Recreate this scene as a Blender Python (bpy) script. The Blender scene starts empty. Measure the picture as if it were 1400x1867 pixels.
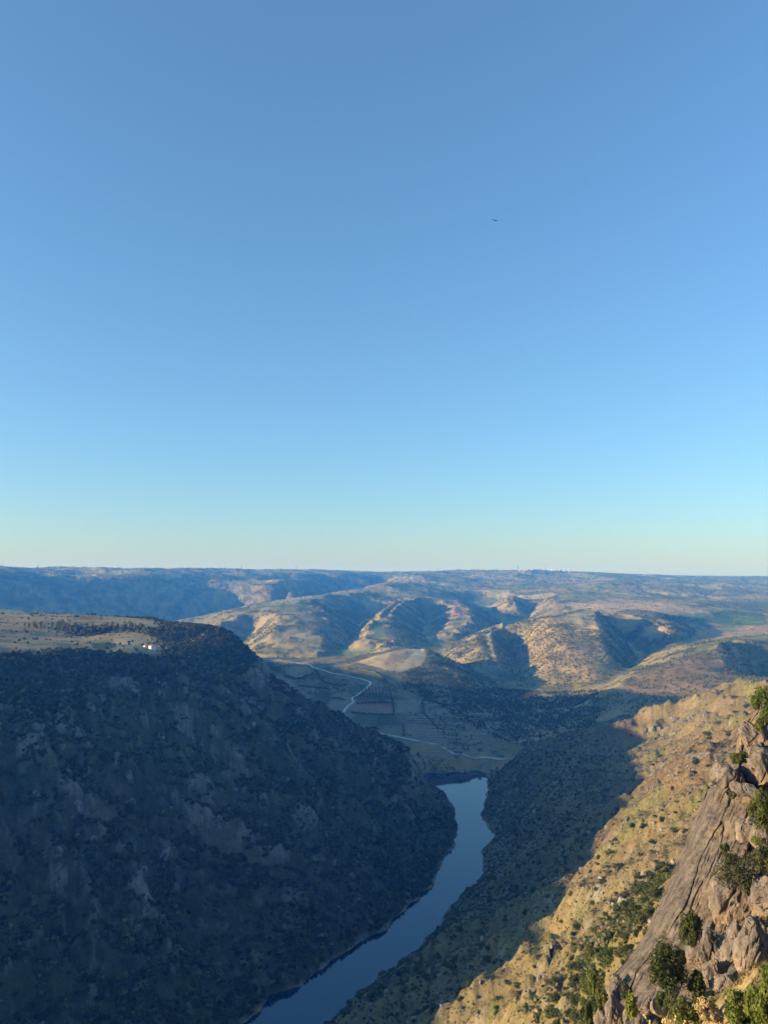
import bpy, math, random
import numpy as np
R = math.radians
S = bpy.context.scene
C = S.collection

# ------------------------------------------------------------------ camera
CAMZ, FPX, PITCH = 320.0, 1410.0, R(4.78)      # metres above the river, focal length in photo pixels
cam = bpy.data.cameras.new('camera')
camo = bpy.data.objects.new('camera', cam); C.objects.link(camo)
camo.location = (0, 0, CAMZ); camo.rotation_euler = (R(90) + PITCH, 0, 0)
cam.sensor_fit = 'VERTICAL'; cam.sensor_height = 24.0; cam.lens = 24.0 * FPX / 1867.0
cam.clip_start = 0.5; cam.clip_end = 60000
S.camera = camo

# ------------------------------------------------------------------ sky, sun, exposure
SUN_EL, SUN_AZ = R(9.6), R(-103.0)            # azimuth measured from the view direction, left is negative
w = bpy.data.worlds.new('World'); S.world = w; w.use_nodes = True
nt = w.node_tree; nt.nodes.clear()
sky = nt.nodes.new('ShaderNodeTexSky'); sky.sky_type = 'NISHITA'; sky.sun_disc = False
sky.sun_elevation = SUN_EL; sky.sun_rotation = SUN_AZ
sky.altitude = 1500; sky.air_density = 1.3; sky.dust_density = 1.5; sky.ozone_density = 5.4
bg = nt.nodes.new('ShaderNodeBackground'); bg.inputs[1].default_value = 0.15
out = nt.nodes.new('ShaderNodeOutputWorld')
gm = nt.nodes.new('ShaderNodeGamma'); gm.inputs[1].default_value = 0.8       # the phone's soft tone curve, the same over the whole sky
nt.links.new(sky.outputs[0], gm.inputs[0]); nt.links.new(gm.outputs[0], bg.inputs[0]); nt.links.new(bg.outputs[0], out.inputs[0])
sl = bpy.data.lights.new('sun', 'SUN'); sl.energy = 3.8; sl.angle = R(0.5); sl.color = (1.0, 0.80, 0.57)
so = bpy.data.objects.new('sun', sl); C.objects.link(so)
so.rotation_euler = (R(90) - SUN_EL, 0, -SUN_AZ + R(180)); so.location = (-900, 0, 900)
S.view_settings.view_transform = 'Standard'; S.view_settings.look = 'None'
S.view_settings.exposure = 1.28; S.view_settings.gamma = 1.0
S.render.engine = 'CYCLES'
S.cycles.use_denoising = True
S.cycles.max_bounces = 4; S.cycles.volume_bounces = 0; S.cycles.diffuse_bounces = 2
S.cycles.transparent_max_bounces = 8

# ------------------------------------------------------------------ numbers: noise, picking
rng = np.random.default_rng(7)
_perm = np.random.default_rng(3).permutation(512).astype(np.int64)
_gr = np.random.default_rng(4).uniform(0, 2*np.pi, 512); _gx, _gy = np.cos(_gr), np.sin(_gr)
def perlin(x, y):
    xi = np.floor(x).astype(np.int64); yi = np.floor(y).astype(np.int64)
    xf = x - xi; yf = y - yi
    def g(i, j, dx, dy):
        h = _perm[(_perm[(xi + i) & 511] + (yi + j)) & 511]
        return _gx[h]*dx + _gy[h]*dy
    u = xf*xf*xf*(xf*(xf*6-15)+10); v = yf*yf*yf*(yf*(yf*6-15)+10)
    a = g(0,0,xf,yf); b = g(1,0,xf-1,yf); c = g(0,1,xf,yf-1); d = g(1,1,xf-1,yf-1)
    return 1.5*((a*(1-u)+b*u)*(1-v) + (c*(1-u)+d*u)*v)
def fbm(x, y, lam, octaves=4, gain=0.5, seed=0):
    s = np.zeros_like(x); a = 1.0
    for k in range(octaves):
        s += a*perlin(x/lam + 17.3*seed + 5.1*k, y/lam - 9.7*seed + 3.3*k); a *= gain; lam *= 0.5
    return s
def ridged(x, y, lam, octaves=4, gain=0.5, seed=0):
    s = np.zeros_like(x); a = 1.0
    for k in range(octaves):
        s += a*(1-2*np.abs(perlin(x/lam + 11.3*seed + 5.1*k, y/lam - 7.7*seed + 3.3*k))); a *= gain; lam *= 0.5
    return s
def sstep(a, b, x):
    t = np.clip((x-a)/(b-a), 0, 1); return t*t*(3-2*t)
cp_, sp_ = math.cos(PITCH), math.sin(PITCH)
def ray(u, v):
    a = (u-700)/FPX; b = (933.5-v)/FPX; f = cp_ - b*sp_
    return a/f, (sp_ + b*cp_)/f               # x and z per metre of depth
def pt(u, v, Y):
    a, b = ray(u, v); return (a*Y, Y, CAMZ + b*Y)
def proj(x, y, z):
    dz = z-CAMZ; f = y*cp_ + dz*sp_; up = -y*sp_ + dz*cp_
    f = np.where(f > 0.1, f, 0.1)
    return 700 + FPX*x/f, 933.5 - FPX*up/f
def inpoly(px, py, poly):
    res = np.zeros(px.shape, bool); n = len(poly)
    for i in range(n):
        x1, y1 = poly[i]; x2, y2 = poly[(i+1) % n]
        if y1 == y2: continue
        c = ((y1 > py) != (y2 > py)) & (px < (x2-x1)*(py-y1)/(y2-y1) + x1)
        res ^= c
    return res

# ------------------------------------------------------------------ terrain: ridges and valleys as 3-D lines
# river bank points picked at water level (z = 0)
def wat(u, v):
    a, b = ray(u, v); Y = -CAMZ/b; return (a*Y, Y)
bank_l = [(-560,-300),(-530,60),(-400,330),(-240,470)] + [wat(*p) for p in ((445,1867),(495,1817),(550,1795),(600,1754),(653,1721),(700,1695),(743,1653),(786,1614),(807,1568),(828,1539),(835,1511),(825,1471),(812,1450),(788,1430),(768,1421))]
bank_r = [(-430,-300),(-410,60),(-300,290),(-160,420)] + [wat(*p) for p in ((598,1867),(682,1790),(753,1738),(800,1686),(828,1646),(882,1593),(878,1553),(902,1525),(876,1486),(889,1443),(886,1409))] + [wat(868,1404), wat(845,1409), wat(826,1406), wat(806,1411), wat(790,1408), wat(765,1413)]
RIVER = bank_l + bank_r[::-1]
def dist_poly(x, y):
    d = np.full(x.shape, 1e9)
    n = len(RIVER)
    for i in range(n):
        x1, y1 = RIVER[i]; x2, y2 = RIVER[(i+1) % n]
        dx, dy = x2-x1, y2-y1
        t = np.clip(((x-x1)*dx + (y-y1)*dy)/(dx*dx+dy*dy), 0, 1)
        d = np.minimum(d, np.hypot(x-x1-t*dx, y-y1-t*dy))
    return np.where(inpoly(x, y, RIVER), -d, d)

PL = []      # picture polylines (u, v, depth)
def L(*p, dz=0.0): PL.append([(q[0], q[1], q[2], q[3] if len(q) > 3 else dz) for q in p])
# far left valley wall and plateaus
L((-350,1028,3900),(0,1032,4600),(150,1034,5000),(300,1035,5300),(450,1036,5800),(600,1039,6500),(740,1041,7600))
L((-350,1040,3500),(0,1046,4250),(100,1048,4500),(200,1050,4750),(400,1050,5350),(470,1052,5500),(600,1048,6300),(720,1049,7000))
L((-350,1115,3150),(0,1112,3950),(150,1118,4200),(300,1122,4600),(400,1118,4800))
L((-350,1135,2600),(0,1138,3300),(150,1145,3300),(300,1155,3300),(380,1160,3300),dz=-10)
L((500,1064,5000),(530,1062,4950),(535,1052,5400))
L((500,1100,4850),(560,1090,5300),(620,1075,5900),(690,1060,6600))
L((560,1098,4900),(720,1064,6300),dz=-20)
L((0,1117,2300),(60,1121,2300),(110,1130,2200)); L((-100,1135,2000),(0,1139,1900),(100,1143,1850))
# left massif: back skyline and spur down to the water
MASSIF_I = len(PL)
L((-300,1125,1800),(-150,1128,1700),(0,1135,1600),(100,1138,1560),(200,1141,1530),(262,1146,1480),(330,1156,1400),(400,1164,1330),(440,1173,1280),(462,1195,1230),(478,1225,1200),(492,1260,1170),(510,1281,1160),(560,1305,1150),(640,1337,1140),(700,1371,1110),(760,1407,1080),(800,1442,1050),(828,1480,1015))
L((0,1195,850),(110,1202,880),(200,1206,930),(280,1200,980),(330,1202,1010),(400,1207,1060),(450,1218,1110))
L((0,1160,1150),(150,1165,1200),(278,1181,1070),(330,1172,1200))
# valley floor with the road, field knoll, wooded spur
L((870,1381,1290),(740,1346,1400),(630,1316,1500),(640,1276,1640),(675,1246,1750),(590,1216,2000),(480,1202,2250))
L((560,1275,1700),(520,1240,1950)); L((790,1330,1440),(760,1290,1600),(720,1255,1760))
L((560,1204,2300),(650,1199,2230),(700,1193,2200),(735,1188,2180),(770,1186,2150),(800,1210,2000),(850,1250,1850),(885,1292,1690),(930,1335,1480))
# side stream
L((805,1170,2790,-28),(825,1197,2440,-15),(855,1217,2270,-5),(900,1249,1990),(960,1288,1720),(1010,1333,1470),(985,1378,1330))
# V1 behind the knoll
L((720,1185,2750),(625,1196,2680,-6),(500,1197,2640,-12),(400,1195,2700,-14))
# hill A
L((380,1146,3250),(430,1128,3350),(480,1105,3600),(560,1091,4000),(640,1075,4500),(700,1062,5400),(760,1048,6400))
L((480,1112,3500),(500,1140,3150),(490,1185,2750)); L((455,1145,3300),(440,1180,2950),dz=-45)
L((560,1098,3800),(590,1120,3400),(602,1142,3100),(585,1165,2900),(578,1194,2680))
L((690,1105,4250,-55),(660,1128,3650,-50),(645,1160,3120,-20),(625,1190,2730,-8))
L((760,1090,4250),(740,1100,3950),(700,1124,3400),(672,1150,3050),(668,1172,2860),dz=10); L((712,1150,3050),(712,1184,2650))
L((780,1110,4050,-50),(765,1130,3600,-45),(772,1150,3250,-26),(790,1160,3000,-28))
L((830,1093,4250),(842,1120,3650),(855,1133,3420),(820,1157,3050))
L((880,1078,4900,-45),(898,1102,4200,-50),(908,1125,3650,-45),(880,1148,3300,-22),(840,1165,3020,-12))
L((930,1085,4400),(938,1102,4000)); L((955,1098,4300),(962,1112,3950),dz=-45)
# hill B
L((828,1194,2500),(870,1168,2600),(920,1145,2720),(958,1130,2820),(1010,1126,2820),(1080,1126,2780),(1100,1110,3050))
L((893,1158,2620),(898,1190,2330),(915,1238,2080)); L((922,1160,2780),(940,1200,2520),(957,1248,2140),dz=-12); L((968,1140,2720),(985,1185,2330),(1010,1245,1980))
L((1088,1128,2750),(1106,1160,2430),(1106,1195,2180),(1092,1238,1940),dz=12); L((1128,1150,2780),(1150,1190,2420),(1158,1216,2080),dz=-30)
L((1010,1333,1470),(1060,1292,1640),(1120,1248,1850),(1160,1219,2010),(1190,1201,2160),(1240,1181,2420),(1265,1152,2820),(1235,1127,3080),(1180,1118,3200))
L((1170,1115,3050),(1215,1146,2620))
# hill C
L((1096,1287,1555),(1130,1250,1650),(1180,1220,1750),(1250,1195,1850),(1330,1178,1950),(1400,1168,2050),(1520,1150,2250))
L((1150,1282,1500),(1250,1242,1600)); L((1325,1200,1800),(1320,1235,1620)); L((1356,1202,1960),(1365,1240,1750),dz=-14)
L((1095,1312,1450),(1200,1308,1300),(1300,1290,1260),(1400,1276,1220),(1520,1260,1150))
L((1300,1166,2600),(1340,1130,3200),(1230,1105,3500),(1300,1098,3900)); L((1400,1140,2900),(1400,1120,3500),(1400,1100,4300))
L((1250,1086,4500),(1180,1082,4800)); L((1100,1065,5300),(1250,1070,5500),(1400,1066,7000))
L((1000,1096,4000),(1050,1080,4600),(1150,1100,3900)); L((800,1066,5500),(900,1062,5700),(1000,1063,5700))
L((700,1043,8000),(780,1040,7600),(870,1038,7500),(950,1038,7400),(1020,1040,7500),(1100,1044,8000),(1200,1049,8500),(1300,1049.5,10000),(1400,1050,11000),(1520,1050,11000))
L((880,1046,6900),(950,1046,6900)); L((880,1057,6450),(950,1056,6450))
# right slope
L((900,1770,458),(1000,1682,525),(1060,1600,592),(1165,1480,750),(1215,1400,885),(1245,1345,1000))
L((890,1416,1235),(930,1392,1215),(1000,1370,1180),(1060,1350,1150),(1150,1330,1120),(1210,1308,1080),(1260,1300,1060),(1300,1285,1000),(1350,1275,950),(1395,1268,900),(1500,1235,800))
L((960,1440,1060),(1050,1400,1020),(1150,1370,1010)); L((960,1520,880),(1060,1450,890))
L((600,1867,566),(700,1867,498),(800,1867,425),(900,1867,350),(1000,1867,285),(1085,1867,160))
L((850,1760,530),(1100,1700,385),(1200,1640,330),(1300,1450,480),(1350,1350,650),(1400,1320,700))
L((1000,1780,300),(1100,1790,210))
# dry ground under the near rocks
L((1150,1890,63),(1300,1885,46),(1400,1875,42),(1500,1850,40)); L((1150,1800,72),(1300,1560,78),(1420,1380,90),(1520,1330,95))
pts = []
for p in PL:
    for i in range(len(p)):
        a = np.array(pt(*p[i][:3])); a[2] += p[i][3]; pts.append(tuple(a))
        if i+1 < len(p):
            b = np.array(pt(*p[i+1][:3])); b[2] += p[i+1][3]
            dth = abs(math.atan2(a[0],a[1]) - math.atan2(b[0],b[1])); dl = abs(math.log(np.hypot(*a[:2])/np.hypot(*b[:2])))
            n = int(math.hypot(dth, dl)/0.03)
            for k in range(1, n+1): pts.append(tuple(a + (b-a)*k/(n+1)))
# world points out of the frame: the camera's own cliff, the massif to the left (unseen rim raised to cast shadow on the right slope), ground behind
for th in range(-60, 20, 12):
    t = R(th)
    for r, z in ((14,300),(30,281),(60,253),(100,219),(200,158),(300,108)):
        pts.append((r*math.sin(t), r*math.cos(t), z))
for u, Yd, z in ((120,2050,120),(120,2700,70),(220,1800,110),(220,2300,70),(320,1650,90),(320,2200,55),(420,1520,75),(420,2000,45),(470,1480,70),(500,1420,62),(540,1360,55),(600,1330,48),(660,1290,38),(720,1230,22),(470,1330,95),(500,1270,85)):
    pts.append(((u-700)/FPX*1.02*Yd, Yd, z))
for x, y, z in ((-560,660,254),(-650,600,272),(-760,420,292),(-860,200,304),(-950,-100,310),(-1100,500,275),(-900,900,235),(-1500,900,250),(-1500,300,285),(-640,330,150),(-700,-50,150),
                (30,5,318),(60,-40,322),(30,62,282),(62,75,302),(90,110,312),(140,60,325),(200,300,262),(300,300,290),(420,600,235),(500,700,220),(-30,-40,318),(0,-120,325),(-120,-60,240),(-200,-300,240),
                (200,-300,340),(600,0,340),(800,600,300),(1200,900,290),(900,1200,210),(1500,1600,220),(0,-900,340),(900,-900,350),(-900,-1200,300),(0,-4000,350),(4000,-2000,350),(4500,1500,330),(-4500,500,330),(-3500,-3000,340),
                (-2600,1200,300),(-2200,2000,160),(-3000,3000,250),(-4000,2500,340),(-5000,6000,350),(-9000,4000,340),(9000,3000,310),(6000,5000,290),(9000,9000,330),(-9000,12000,320),(0,16000,300),(-4000,15000,310),(6000,15000,330),(0,11000,330),(-3000,9000,345),(3500,10000,300),(-16000,0,330),(16000,0,330),(0,-16000,330)):
    pts.append((x, y, z))
for i, (x, y) in enumerate(bank_l + bank_r): pts.append((x, y, 0.0))
P = np.array(pts)
def qq(x, y): return np.arctan2(x, y), np.log(np.hypot(x, y) + 6.0)
qa, qb = qq(P[:,0], P[:,1])
keep = []
seen = set()
for i in range(len(P)):
    k = (round(qa[i]*200), round(qb[i]*200))
    if k not in seen: seen.add(k); keep.append(i)
P = P[keep]; qa = qa[keep]; qb = qb[keep]
n = len(P)
D = np.hypot(qa[:,None]-qa[None], qb[:,None]-qb[None])
A = np.zeros((n+3, n+3)); A[:n,:n] = D - 0.0006*np.eye(n); A[:n,n] = 1; A[:n,n+1] = qa; A[:n,n+2] = qb; A[n:,:n] = A[:n,n:].T
coef = np.linalg.solve(A, np.r_[P[:,2], 0, 0, 0])
# grid of the sheet: fine in front, coarser behind
th = np.r_[np.linspace(-np.pi, R(-62), 60, endpoint=False), np.linspace(R(-62), R(-29), 110, endpoint=False), np.linspace(R(-29), R(29), 760, endpoint=False), np.linspace(R(29), R(60), 70, endpoint=False), np.linspace(R(60), np.pi, 50)]
lr = np.log(np.r_[np.geomspace(4, 40, 50, endpoint=False), np.geomspace(40, 400, 170, endpoint=False), np.geomspace(400, 4500, 520, endpoint=False), np.geomspace(4500, 16000, 120)])
# the large shape on a coarser grid first
def rbf(a, b):
    o = np.zeros(a.size); a = a.ravel(); b = b.ravel()
    for k in range(0, a.size, 20000):
        s = slice(k, k+20000)
        o[s] = np.hypot(a[s][:,None]-qa[None], b[s][:,None]-qb[None]) @ coef[:n] + coef[n] + coef[n+1]*a[s] + coef[n+2]*b[s]
    return o
tc = th[::2] if (len(th)-1) % 2 == 0 else np.r_[th[::2], th[-1]]
rc = np.r_[lr[::2], lr[-1]] if (len(lr)-1) % 2 else lr[::2]
TC, RC = np.meshgrid(tc, np.log(np.exp(rc)+6.0), indexing='ij')
ZC = rbf(TC, RC).reshape(TC.shape)
def bil(tx, rx, Z, a, b):
    i = np.clip(np.searchsorted(tx, a)-1, 0, len(tx)-2); j = np.clip(np.searchsorted(rx, b)-1, 0, len(rx)-2)
    fa = np.clip((a-tx[i])/(tx[i+1]-tx[i]), 0, 1); fb = np.clip((b-rx[j])/(rx[j+1]-rx[j]), 0, 1)
    return Z[i,j]*(1-fa)*(1-fb) + Z[i+1,j]*fa*(1-fb) + Z[i,j+1]*(1-fa)*fb + Z[i+1,j+1]*fa*fb
TH, LR = np.meshgrid(th, lr, indexing='ij')
Z0 = bil(tc, rc, ZC, TH, LR)
RR = np.exp(LR); X = RR*np.sin(TH); Y = RR*np.cos(TH)
DR = dist_poly(X.ravel(), Y.ravel()).reshape(X.shape)
# relief: large folds, gullies running down the gorge walls, small crags; faded by distance and near flat fields
gx = np.gradient(Z0, axis=0)/np.gradient(TH, axis=0)/RR; gr = np.gradient(Z0, axis=1)/np.gradient(LR, axis=1)/RR
SL = np.hypot(gx, gr)
steep = sstep(0.12, 0.45, SL)
U0, V0 = proj(X, Y, Z0)
SKL = [pt(*q[:3])[:2] for q in PL[MASSIF_I]]
MASSP = [(-4000, 2100)] + [(x*1.05, y*1.05) for x, y in SKL] + bank_l[::-1][3:] + [(-4000, -300)]
massif = inpoly(X, Y, MASSP) & (DR > 0)
gorge = sstep(1500, 1150, RR)*sstep(100, 250, RR)
far = sstep(1700, 2600, RR)
near = sstep(260, 120, RR)
ca, sa = math.cos(R(27)), math.sin(R(27))
al = X*sa + Y*ca; ac = X*ca - Y*sa             # along the river, across it
wx = 14*fbm(X, Y, 120, 3, seed=8); wy = 14*fbm(X, Y, 120, 3, seed=9)
gul = ridged(al + 2*wx, ac*0.45 + wy, 75, 4, 0.5, seed=2)
CZ = np.zeros(X.shape)
for cu, cv, ca_, cb_ in ((235,1262,45,30),(335,1312,26,55),(130,1482,34,26),(362,1490,34,50),(256,1682,22,55),(474,1245,16,48),(452,1305,22,34),(180,1300,40,22),(60,1400,40,26),(430,1420,26,40),(300,1580,30,36),(560,1520,30,30),(640,1625,34,20),(110,1620,30,40),(930,1455,24,30),(1195,1330,30,16),(520,1660,40,24),(390,1380,20,40)):
    CZ += np.exp(-((U0-cu)/ca_)**2 - ((V0-cv)/cb_)**2)
CZ = np.clip(CZ, 0, 1)*gorge*sstep(-0.35, 0.25, fbm(al, ac*0.5, 30, 4, 0.6, seed=17))
dz = gorge*CZ*(5.0*ridged(al + wx*0.5, ac*0.30, 20, 4, 0.6, seed=18) - 1.0)
dz += gorge*steep*(13.0*sstep(212, 165, Z0)*gul + 3.5*ridged(X+wx, Y+wy, 26, 3, 0.55, seed=5) + 1.2*fbm(X, Y, 7, 2, seed=6))
dz += gorge*(1-steep)*(3.0*fbm(X, Y, 120, 3, seed=7))
dz += far*(8*steep + 4)*ridged(X + 3*wx, Y + 3*wy, 380, 5, 0.5, seed=3) + far*sstep(3300, 5200, RR)*10*fbm(X, Y, 1100, 4, 0.55, seed=4)
dz += sstep(4200, 5000, RR)*sstep(11000, 8000, RR)*(15*ridged(X + 4*wx, Y*0.8 + 4*wy, 900, 4, 0.5, seed=19))
dz += sstep(1400, 1900, RR)*sstep(6000, 3500, RR)*(1.5 + 3.5*steep)*ridged(X + 1.5*wx, Y + 1.5*wy, 170, 4, 0.55, seed=16)
mid = sstep(1150, 1500, RR)*sstep(2600, 1900, RR)
dz += mid*(2.0 + 6*steep)*fbm(X, Y, 140, 4, 0.5, seed=11)
dz += near*(1.2*fbm(X, Y, 9, 4, 0.55, seed=12)) + sstep(90, 160, RR)*sstep(460, 260, RR)*(2.2*fbm(X, Y, 40, 3, 0.5, seed=13) + 1.0*ridged(X, Y, 9, 3, 0.6, seed=15))
Z = Z0 + dz
# bring the far skyline to its height above the horizon all along
fr_ = RR > 3900; tn = np.where(fr_, (Z-CAMZ)/(RR*np.cos(TH)), -9.0).max(1)
us = 700 + FPX*np.tan(th)/cp_; tv = np.interp(us, [0,150,300,450,600,740,800,870,950,1020,1100,1200,1300,1400], [1033,1035,1036,1037,1040,1042,1041,1039,1039,1041,1044,1048.5,1050.5,1051])
tt_ = np.array([ray(700.0, v_)[1] for v_ in tv]); cor = np.where(np.abs(th) < R(31), tt_-tn, 0.0)
for _ in range(3): cor = np.convolve(np.pad(cor, 20, mode='edge'), np.ones(41)/41, 'valid')
Z = Z + cor[:,None]*RR*np.cos(TH)*sstep(3500, 5200, RR)
# shore: bed under the water, a steep rocky bank just above it
dn = DR + 3.0*fbm(X, Y, 22, 3, 0.55, seed=14)*sstep(60, 10, np.abs(DR))
bankz = np.where(dn > 0, 0.15 + dn*0.62 + 1.2*sstep(0, 5, dn), -0.15 + dn*0.6)
k = sstep(70, 8, DR)
inbasin = (RR < 1500)
Z = np.where(inbasin, np.where(dn <= 0, np.maximum(bankz, -6), np.maximum(Z*(1-k) + bankz*k, np.minimum(0.2 + dn*0.25, 6))), np.maximum(Z, 4))
def height(x, y): return bil(th, lr, Z, np.arctan2(x, y), np.log(np.maximum(np.hypot(x, y), 4.0)))
def hit(u, v, y0=60.0, y1=15000.0):           # where the ray through a picture point meets the ground
    a, b = ray(u, v); ys = np.geomspace(y0, y1, 5000)
    d = CAMZ + b*ys - height(a*ys, ys); i = np.argmax(d < 0)
    if not (d < 0).any(): return None
    if i == 0: yy = ys[0]
    else: t = d[i-1]/(d[i-1]-d[i]); yy = ys[i-1] + t*(ys[i]-ys[i-1])
    return (a*yy, yy, float(height(np.array([a*yy]), np.array([yy]))[0]))

def mesh_np(name, verts, faces, smooth=False):
    me = bpy.data.meshes.new(name)
    verts = np.asarray(verts, np.float32); faces = np.asarray(faces, np.int32); m = faces.shape[1]
    me.vertices.add(len(verts)); me.vertices.foreach_set('co', verts.ravel())
    me.loops.add(faces.size); me.loops.foreach_set('vertex_index', faces.ravel())
    me.polygons.add(len(faces)); me.polygons.foreach_set('loop_start', np.arange(0, faces.size, m, dtype=np.int32))
    try: me.polygons.foreach_set('loop_total', np.full(len(faces), m, np.int32))
    except Exception: pass
    me.polygons.foreach_set('use_smooth', np.full(len(faces), smooth))
    me.update(calc_edges=True); me.validate()
    return me
def link(name, me, mat=None, parent=None, label=None, cat=None, group=None, kind=None):
    o = bpy.data.objects.new(name, me); C.objects.link(o)
    if mat is not None and len(me.materials) == 0: me.materials.append(mat)
    if parent is not None: o.parent = parent
    if label: o['label'] = label
    if cat: o['category'] = cat
    if group: o['group'] = group
    if kind: o['kind'] = kind
    return o
def grid_faces(a, b):
    i = np.arange(a-1)[:,None]*b + np.arange(b-1)[None]
    return np.stack([i, i+b, i+b+1, i+1], -1).reshape(-1, 4)
# ------------------------------------------------------------------ materials
def new_mat(name):
    m = bpy.data.materials.new(name); m.use_nodes = True
    t = m.node_tree; b = t.nodes['Principled BSDF']; b.inputs['Roughness'].default_value = 0.95
    b.inputs['Specular IOR Level'].default_value = 0.15
    return m, t, b
def nd(t, kind, **kw):
    n = t.nodes.new(kind)
    for k, v in kw.items():
        if k in n.inputs.keys(): n.inputs[k].default_value = v
        else: setattr(n, k, v)
    return n
def noise(t, vec, scale, detail=4, rough=0.55):
    n = nd(t, 'ShaderNodeTexNoise', Scale=scale, Detail=detail, Roughness=rough)
    t.links.new(vec, n.inputs['Vector']); return n.outputs['Fac']
def ramp(t, fac, stops):
    r = t.nodes.new('ShaderNodeValToRGB'); e = r.color_ramp.elements
    while len(e) < len(stops): e.new(0.5)
    for i, (p, c) in enumerate(stops):
        e[i].position = p; e[i].color = (*(c if hasattr(c, '__len__') else (c,)*3), 1)
    t.links.new(fac, r.inputs[0]); return r.outputs[0]
def mixc(t, a, b, fac=1.0, mode='MULTIPLY'):
    m = nd(t, 'ShaderNodeMix', data_type='RGBA', blend_type=mode)
    for sock, val in ((m.inputs[0], fac), (m.inputs[6], a), (m.inputs[7], b)):
        if hasattr(val, 'is_linked'): t.links.new(val, sock)
        else: sock.default_value = (*val, 1) if hasattr(val, '__len__') else val
    return m.outputs[2]
def bump(t, b, h, strength, dist):
    n = nd(t, 'ShaderNodeBump', Strength=strength, Distance=dist)
    t.links.new(h, n.inputs['Height']); t.links.new(n.outputs[0], b.inputs['Normal'])
def plain(name, col, rough=0.9, var=0.25, scale=2.0):
    m, t, b = new_mat(name); tc = t.nodes.new('ShaderNodeTexCoord')
    f = noise(t, tc.outputs['Object'], scale, 5)
    t.links.new(ramp(t, f, [(0.3, [c*(1-var) for c in col]), (0.7, [min(1, c*(1+var)) for c in col])]), b.inputs['Base Color'])
    b.inputs['Roughness'].default_value = rough
    return m

# ground: land cover colours come from the attribute (fields, grass, scrub soil, rock), grain from noise
mg, t, b = new_mat('ground')
tcg = t.nodes.new('ShaderNodeTexCoord'); att = nd(t, 'ShaderNodeAttribute', attribute_name='cover')
n1 = noise(t, tcg.outputs['Object'], 0.02, 6, 0.6); n2 = noise(t, tcg.outputs['Object'], 0.35, 6, 0.65); n3 = noise(t, tcg.outputs['Object'], 3.0, 3, 0.6)
c = mixc(t, att.outputs['Color'], ramp(t, n1, [(0.3, (0.72,0.74,0.76)), (0.7, (1.22,1.20,1.12))]))
c = mixc(t, c, ramp(t, n2, [(0.3, (0.62,0.64,0.6)), (0.62, (1.18,1.17,1.15))]))
c = mixc(t, c, ramp(t, n3, [(0.25, 0.75), (0.7, 1.15)]), 0.8)
t.links.new(c, b.inputs['Base Color'])
bump(t, b, n2, 0.9, 1.0)

# granite: grey-brown with ochre fresh faces, rusty lichen speckle, dark water streaks
def granite(name, base, ochre, osc, scale=1.0):
    m, t, b = new_mat(name); tc = t.nodes.new('ShaderNodeTexCoord'); v = tc.outputs['Object']
    big = noise(t, v, 0.10*scale, 4, 0.6); med = noise(t, v, 0.8*scale, 6, 0.65); fin = noise(t, v, 6*scale, 4, 0.7)
    c = ramp(t, med, [(0.28, [x*0.55 for x in base]), (0.5, base), (0.75, [min(1, x*1.45) for x in base])])
    o = ramp(t, big, [(0.52-osc, 0.0), (0.66-osc, 1.0)])
    c = mixc(t, c, ochre, o, 'MIX')
    mp = nd(t, 'ShaderNodeMapping', Scale=(1.6*scale, 1.6*scale, 0.13*scale)); mp.inputs['Rotation'].default_value = (R(25), R(-32), 0); t.links.new(v, mp.inputs[0])
    st = noise(t, mp.outputs[0], 1.0, 4, 0.6)
    c = mixc(t, c, ramp(t, st, [(0.36, (0.5,0.47,0.46)), (0.55, (1.0,1.0,1.0)), (0.75, (1.25,1.2,1.15))]), 0.85)
    li = noise(t, v, 2.2*scale, 6, 0.75)
    c = mixc(t, c, (0.16,0.085,0.045), ramp(t, li, [(0.58, 0.0), (0.68, 0.6)]), 'MIX')
    wl = noise(t, v, 3.1*scale, 6, 0.7)
    c = mixc(t, c, (0.46,0.42,0.36), ramp(t, wl, [(0.62, 0.0), (0.7, 0.6)]), 'MIX')
    c = mixc(t, c, ramp(t, fin, [(0.3, 0.7), (0.7, 1.2)]))
    t.links.new(c, b.inputs['Base Color'])
    ad = nd(t, 'ShaderNodeMath', operation='MULTIPLY_ADD'); ad.inputs[1].default_value = 0.25
    t.links.new(fin, ad.inputs[0]); t.links.new(med, ad.inputs[2])
    bump(t, b, ad.outputs[0], 0.8, 0.5/scale)
    return m
m_slab = granite('granite_slab', (0.172,0.143,0.112), (0.30,0.215,0.12), -0.05)
m_boul = granite('granite_boulder', (0.215,0.18,0.145), (0.33,0.24,0.145), 0.0)
m_crag = granite('crag_stone', (0.24,0.22,0.205), (0.29,0.25,0.20), -0.04, 0.3)

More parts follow.
